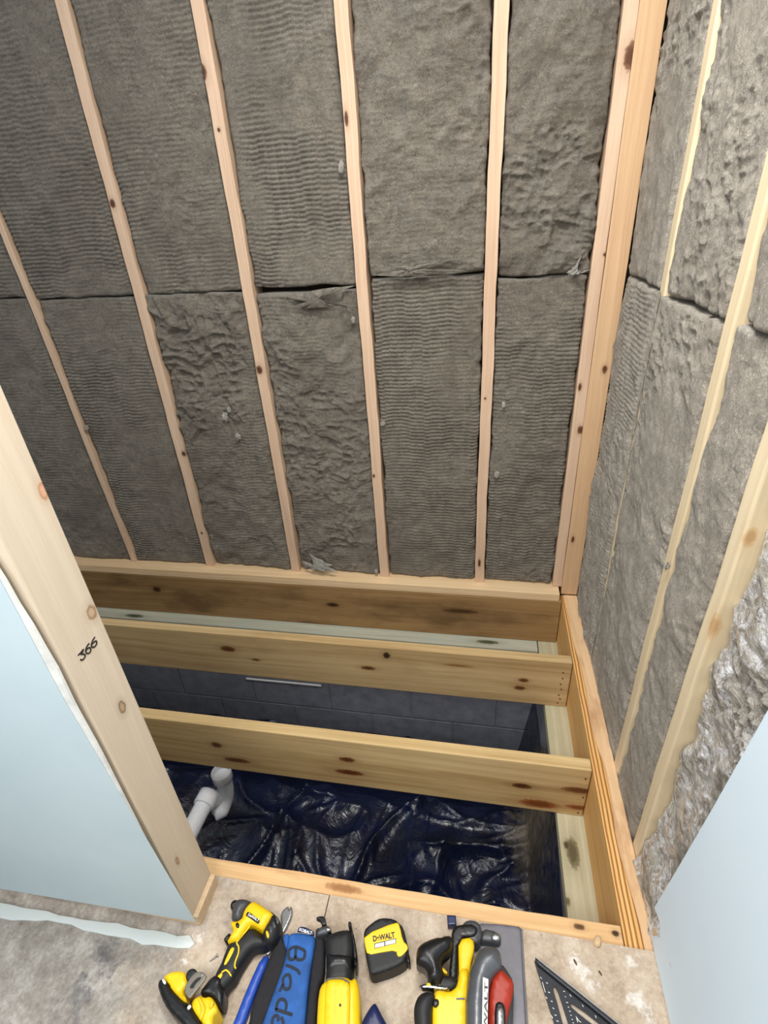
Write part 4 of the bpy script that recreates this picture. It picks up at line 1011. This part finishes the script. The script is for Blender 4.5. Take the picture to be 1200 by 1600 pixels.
ppx('hub_ring', [(549, 620), (566, 598), (588, 618), (592, 660), (590, 760), (566, 780), (550, 740)], ZF+.085, ZF+.096, STEEL, hb, *A3, r=.004)
ls = ppx('label_strip', [(475, 446), (505, 458), (500, 710), (498, 900), (468, 900), (470, 710)], ZF+.100, ZF+.1092, WHITE, sw, *A3, r=.0005, soft=0)
a = at(620+476/3.529, 1400+860/3.529, 2, ZF+.1093); b_ = at(620+484/3.529, 1400+470/3.529, 2, ZF+.1093)
b2 = at(620+504/3.529, 1400+470/3.529, 2, ZF+.1093)
a = at(620+497/3.529, 1400+870/3.529, 2, ZF+.1093); b_ = at(620+501/3.529, 1400+470/3.529, 2, ZF+.1093)
text('lettering', 'DeWALT', a, b_-a, (0, 0, 1), .0062, BLKG, ls, bold=.02, width=(b_-a).length*.98)

# speed square
sq = empty('speed_square', at(880, 1570, 2, ZF), 'black triangular speed square with white marks lying flat right of the saw', 'speed square')
S3 = (7.5, 820, 1480)
zq = ZF+.008
Ap = at(820+112/7.5, 1480+160/7.5, 2, zq); e1 = (at(820+1020/7.5, 1480+895/7.5, 2, zq)-Ap).normalized(); e2n = Vector((e1.y, -e1.x, 0))
if e2n.y > 0: e2n = -e2n
e2 = (e1*math.cos(math.radians(43))+e2n*math.sin(math.radians(43))).normalized()
LQ = 0.185
def tri(u, v): return Ap+e1*u+e2n*v      # u along the fence, v away from it
def solid_with_holes(name, outer, holes, z0, z1, m, parent):
    from mathutils.geometry import tessellate_polygon
    loops = [outer]+holes; V = []; Fc = []
    flat = [p for l in loops for p in l]
    tris = tessellate_polygon([[Vector((p.x, p.y, 0)) for p in l] for l in loops]); n = len(flat)
    V = [(p.x, p.y, z0) for p in flat]+[(p.x, p.y, z1) for p in flat]
    for t in tris: Fc += [tuple(t)[::-1], tuple(i+n for i in t)]
    k = 0
    for l in loops:
        for i in range(len(l)):
            a_ = k+i; b2_ = k+(i+1) % len(l); Fc.append((a_, b2_, n+b2_, n+a_))
        k += len(l)
    return link(name, V, Fc, m, parent)
def hp_(x, y): return at(820+x/7.5, 1480+y/7.5, 2, zq)
outer = [Ap, tri(LQ, 0), tri(LQ, LQ*0.93)]
h1 = [hp_(330, 470), hp_(355, 455), hp_(390, 520), hp_(430, 640), hp_(500, 860), hp_(560, 1050), hp_(510, 1050), hp_(440, 880), hp_(380, 650), hp_(345, 540)]
h2 = [hp_(530, 650), hp_(560, 660), hp_(700, 755), hp_(860, 880), hp_(1000, 1000), hp_(940, 1010), hp_(760, 880), hp_(620, 770), hp_(545, 700)]
solid_with_holes('plate', outer, [h1, h2], ZF+.004, ZF+.008, SQUARE, sq)
fv = [tri(0.0, -0.0035), tri(LQ, -0.0035), tri(LQ, 0.0045), tri(0.008, 0.0045)]
pillow('fence', fv, ZF+.0005, ZF+.019, SQUARE, sq, r=.0008, soft=0)
pillow('worn_edge', [tri(0.001, -0.0040), tri(LQ, -0.0040), tri(LQ, -0.0022), tri(0.001, -0.0022)], ZF+.010, ZF+.0198, STEEL, sq, r=.0003, soft=0)['label'] = 'bare metal worn edge'
marks = []
for (x, y, x2, y2) in [(205, 410, 240, 530), (245, 580, 262, 605), (180, 350, 200, 372), (305, 630, 325, 640), (325, 710, 345, 725), (310, 800, 328, 835), (350, 795, 372, 800), (370, 860, 395, 872), (272, 525, 295, 535), (450, 515, 470, 522),
                      (470, 580, 482, 584), (485, 645, 505, 652), (505, 700, 520, 706), (520, 748, 536, 754), (533, 796, 548, 800), (548, 845, 562, 850), (560, 885, 574, 890), (250, 415, 270, 425), (525, 555, 545, 580), (672, 675, 688, 700), (825, 800, 838, 830), (600, 810, 620, 880), (600, 815, 640, 870), (640, 870, 660, 880)]:
    marks.append([hp_(x, y)+Vector((0, 0, .0001)), hp_(x2, y2)+Vector((0, 0, .0001))])
for mk_ in marks: ribbon('scale_mark', [mk_], .0013, (0, 0, 1), WHITE, sq, lift=.0005)

# crumbs
def chip(px, py, L, w, h, ang, m, lab, name='wood_chip', cat='wood chip'):
    c = at(px, py, 2, ZF); d = Vector((math.cos(ang), math.sin(ang), 0)); n = Vector((-d.y, d.x, 0))
    o = pillow(name, [c+d*L/2, c+d*L*.2+n*w/2, c-d*L/2+n*w*.3, c-d*L*.45-n*w/2, c+d*L*.3-n*w*.4], ZF+.0003, ZF+h, m, None, r=h*.4, soft=1)
    prop(o, lab, cat)
CH = plain('raw_chip_wood', (206, 176, 136), 0.85, noise=0.2); CHD = plain('dark_chip_wood', (92, 76, 58), 0.85, noise=0.2)
chip(933, 1472, .022, .016, .012, 1.0, CH, 'pale sawdust lump at the front joist near the right rim')
chip(899, 1504, .012, .004, .003, -1.1, CHD, 'dark splinter right of the speed square tip')
chip(938, 1521, .010, .004, .003, -1.0, CHD, 'dark splinter among the white filler marks on the floor')
scr = empty('screw', at(333, 1498, 2, ZF), 'small grey screw on the floor left of the driver handle', 'screw')
a = at(240+655/7.5, 1480+165/7.5, 2, ZF+.003); b_ = at(240+735/7.5, 1480+105/7.5, 2, ZF+.003)
tube('shank', [a, a.lerp(b_, .2), b_], [.0006, .0017, .0017], STEEL, scr, seg=10)
tube('head', [b_, b_+(b_-a).normalized()*.0015, b_+(b_-a).normalized()*.003], [.002, .0038, .0036], STEEL, scr, seg=12)
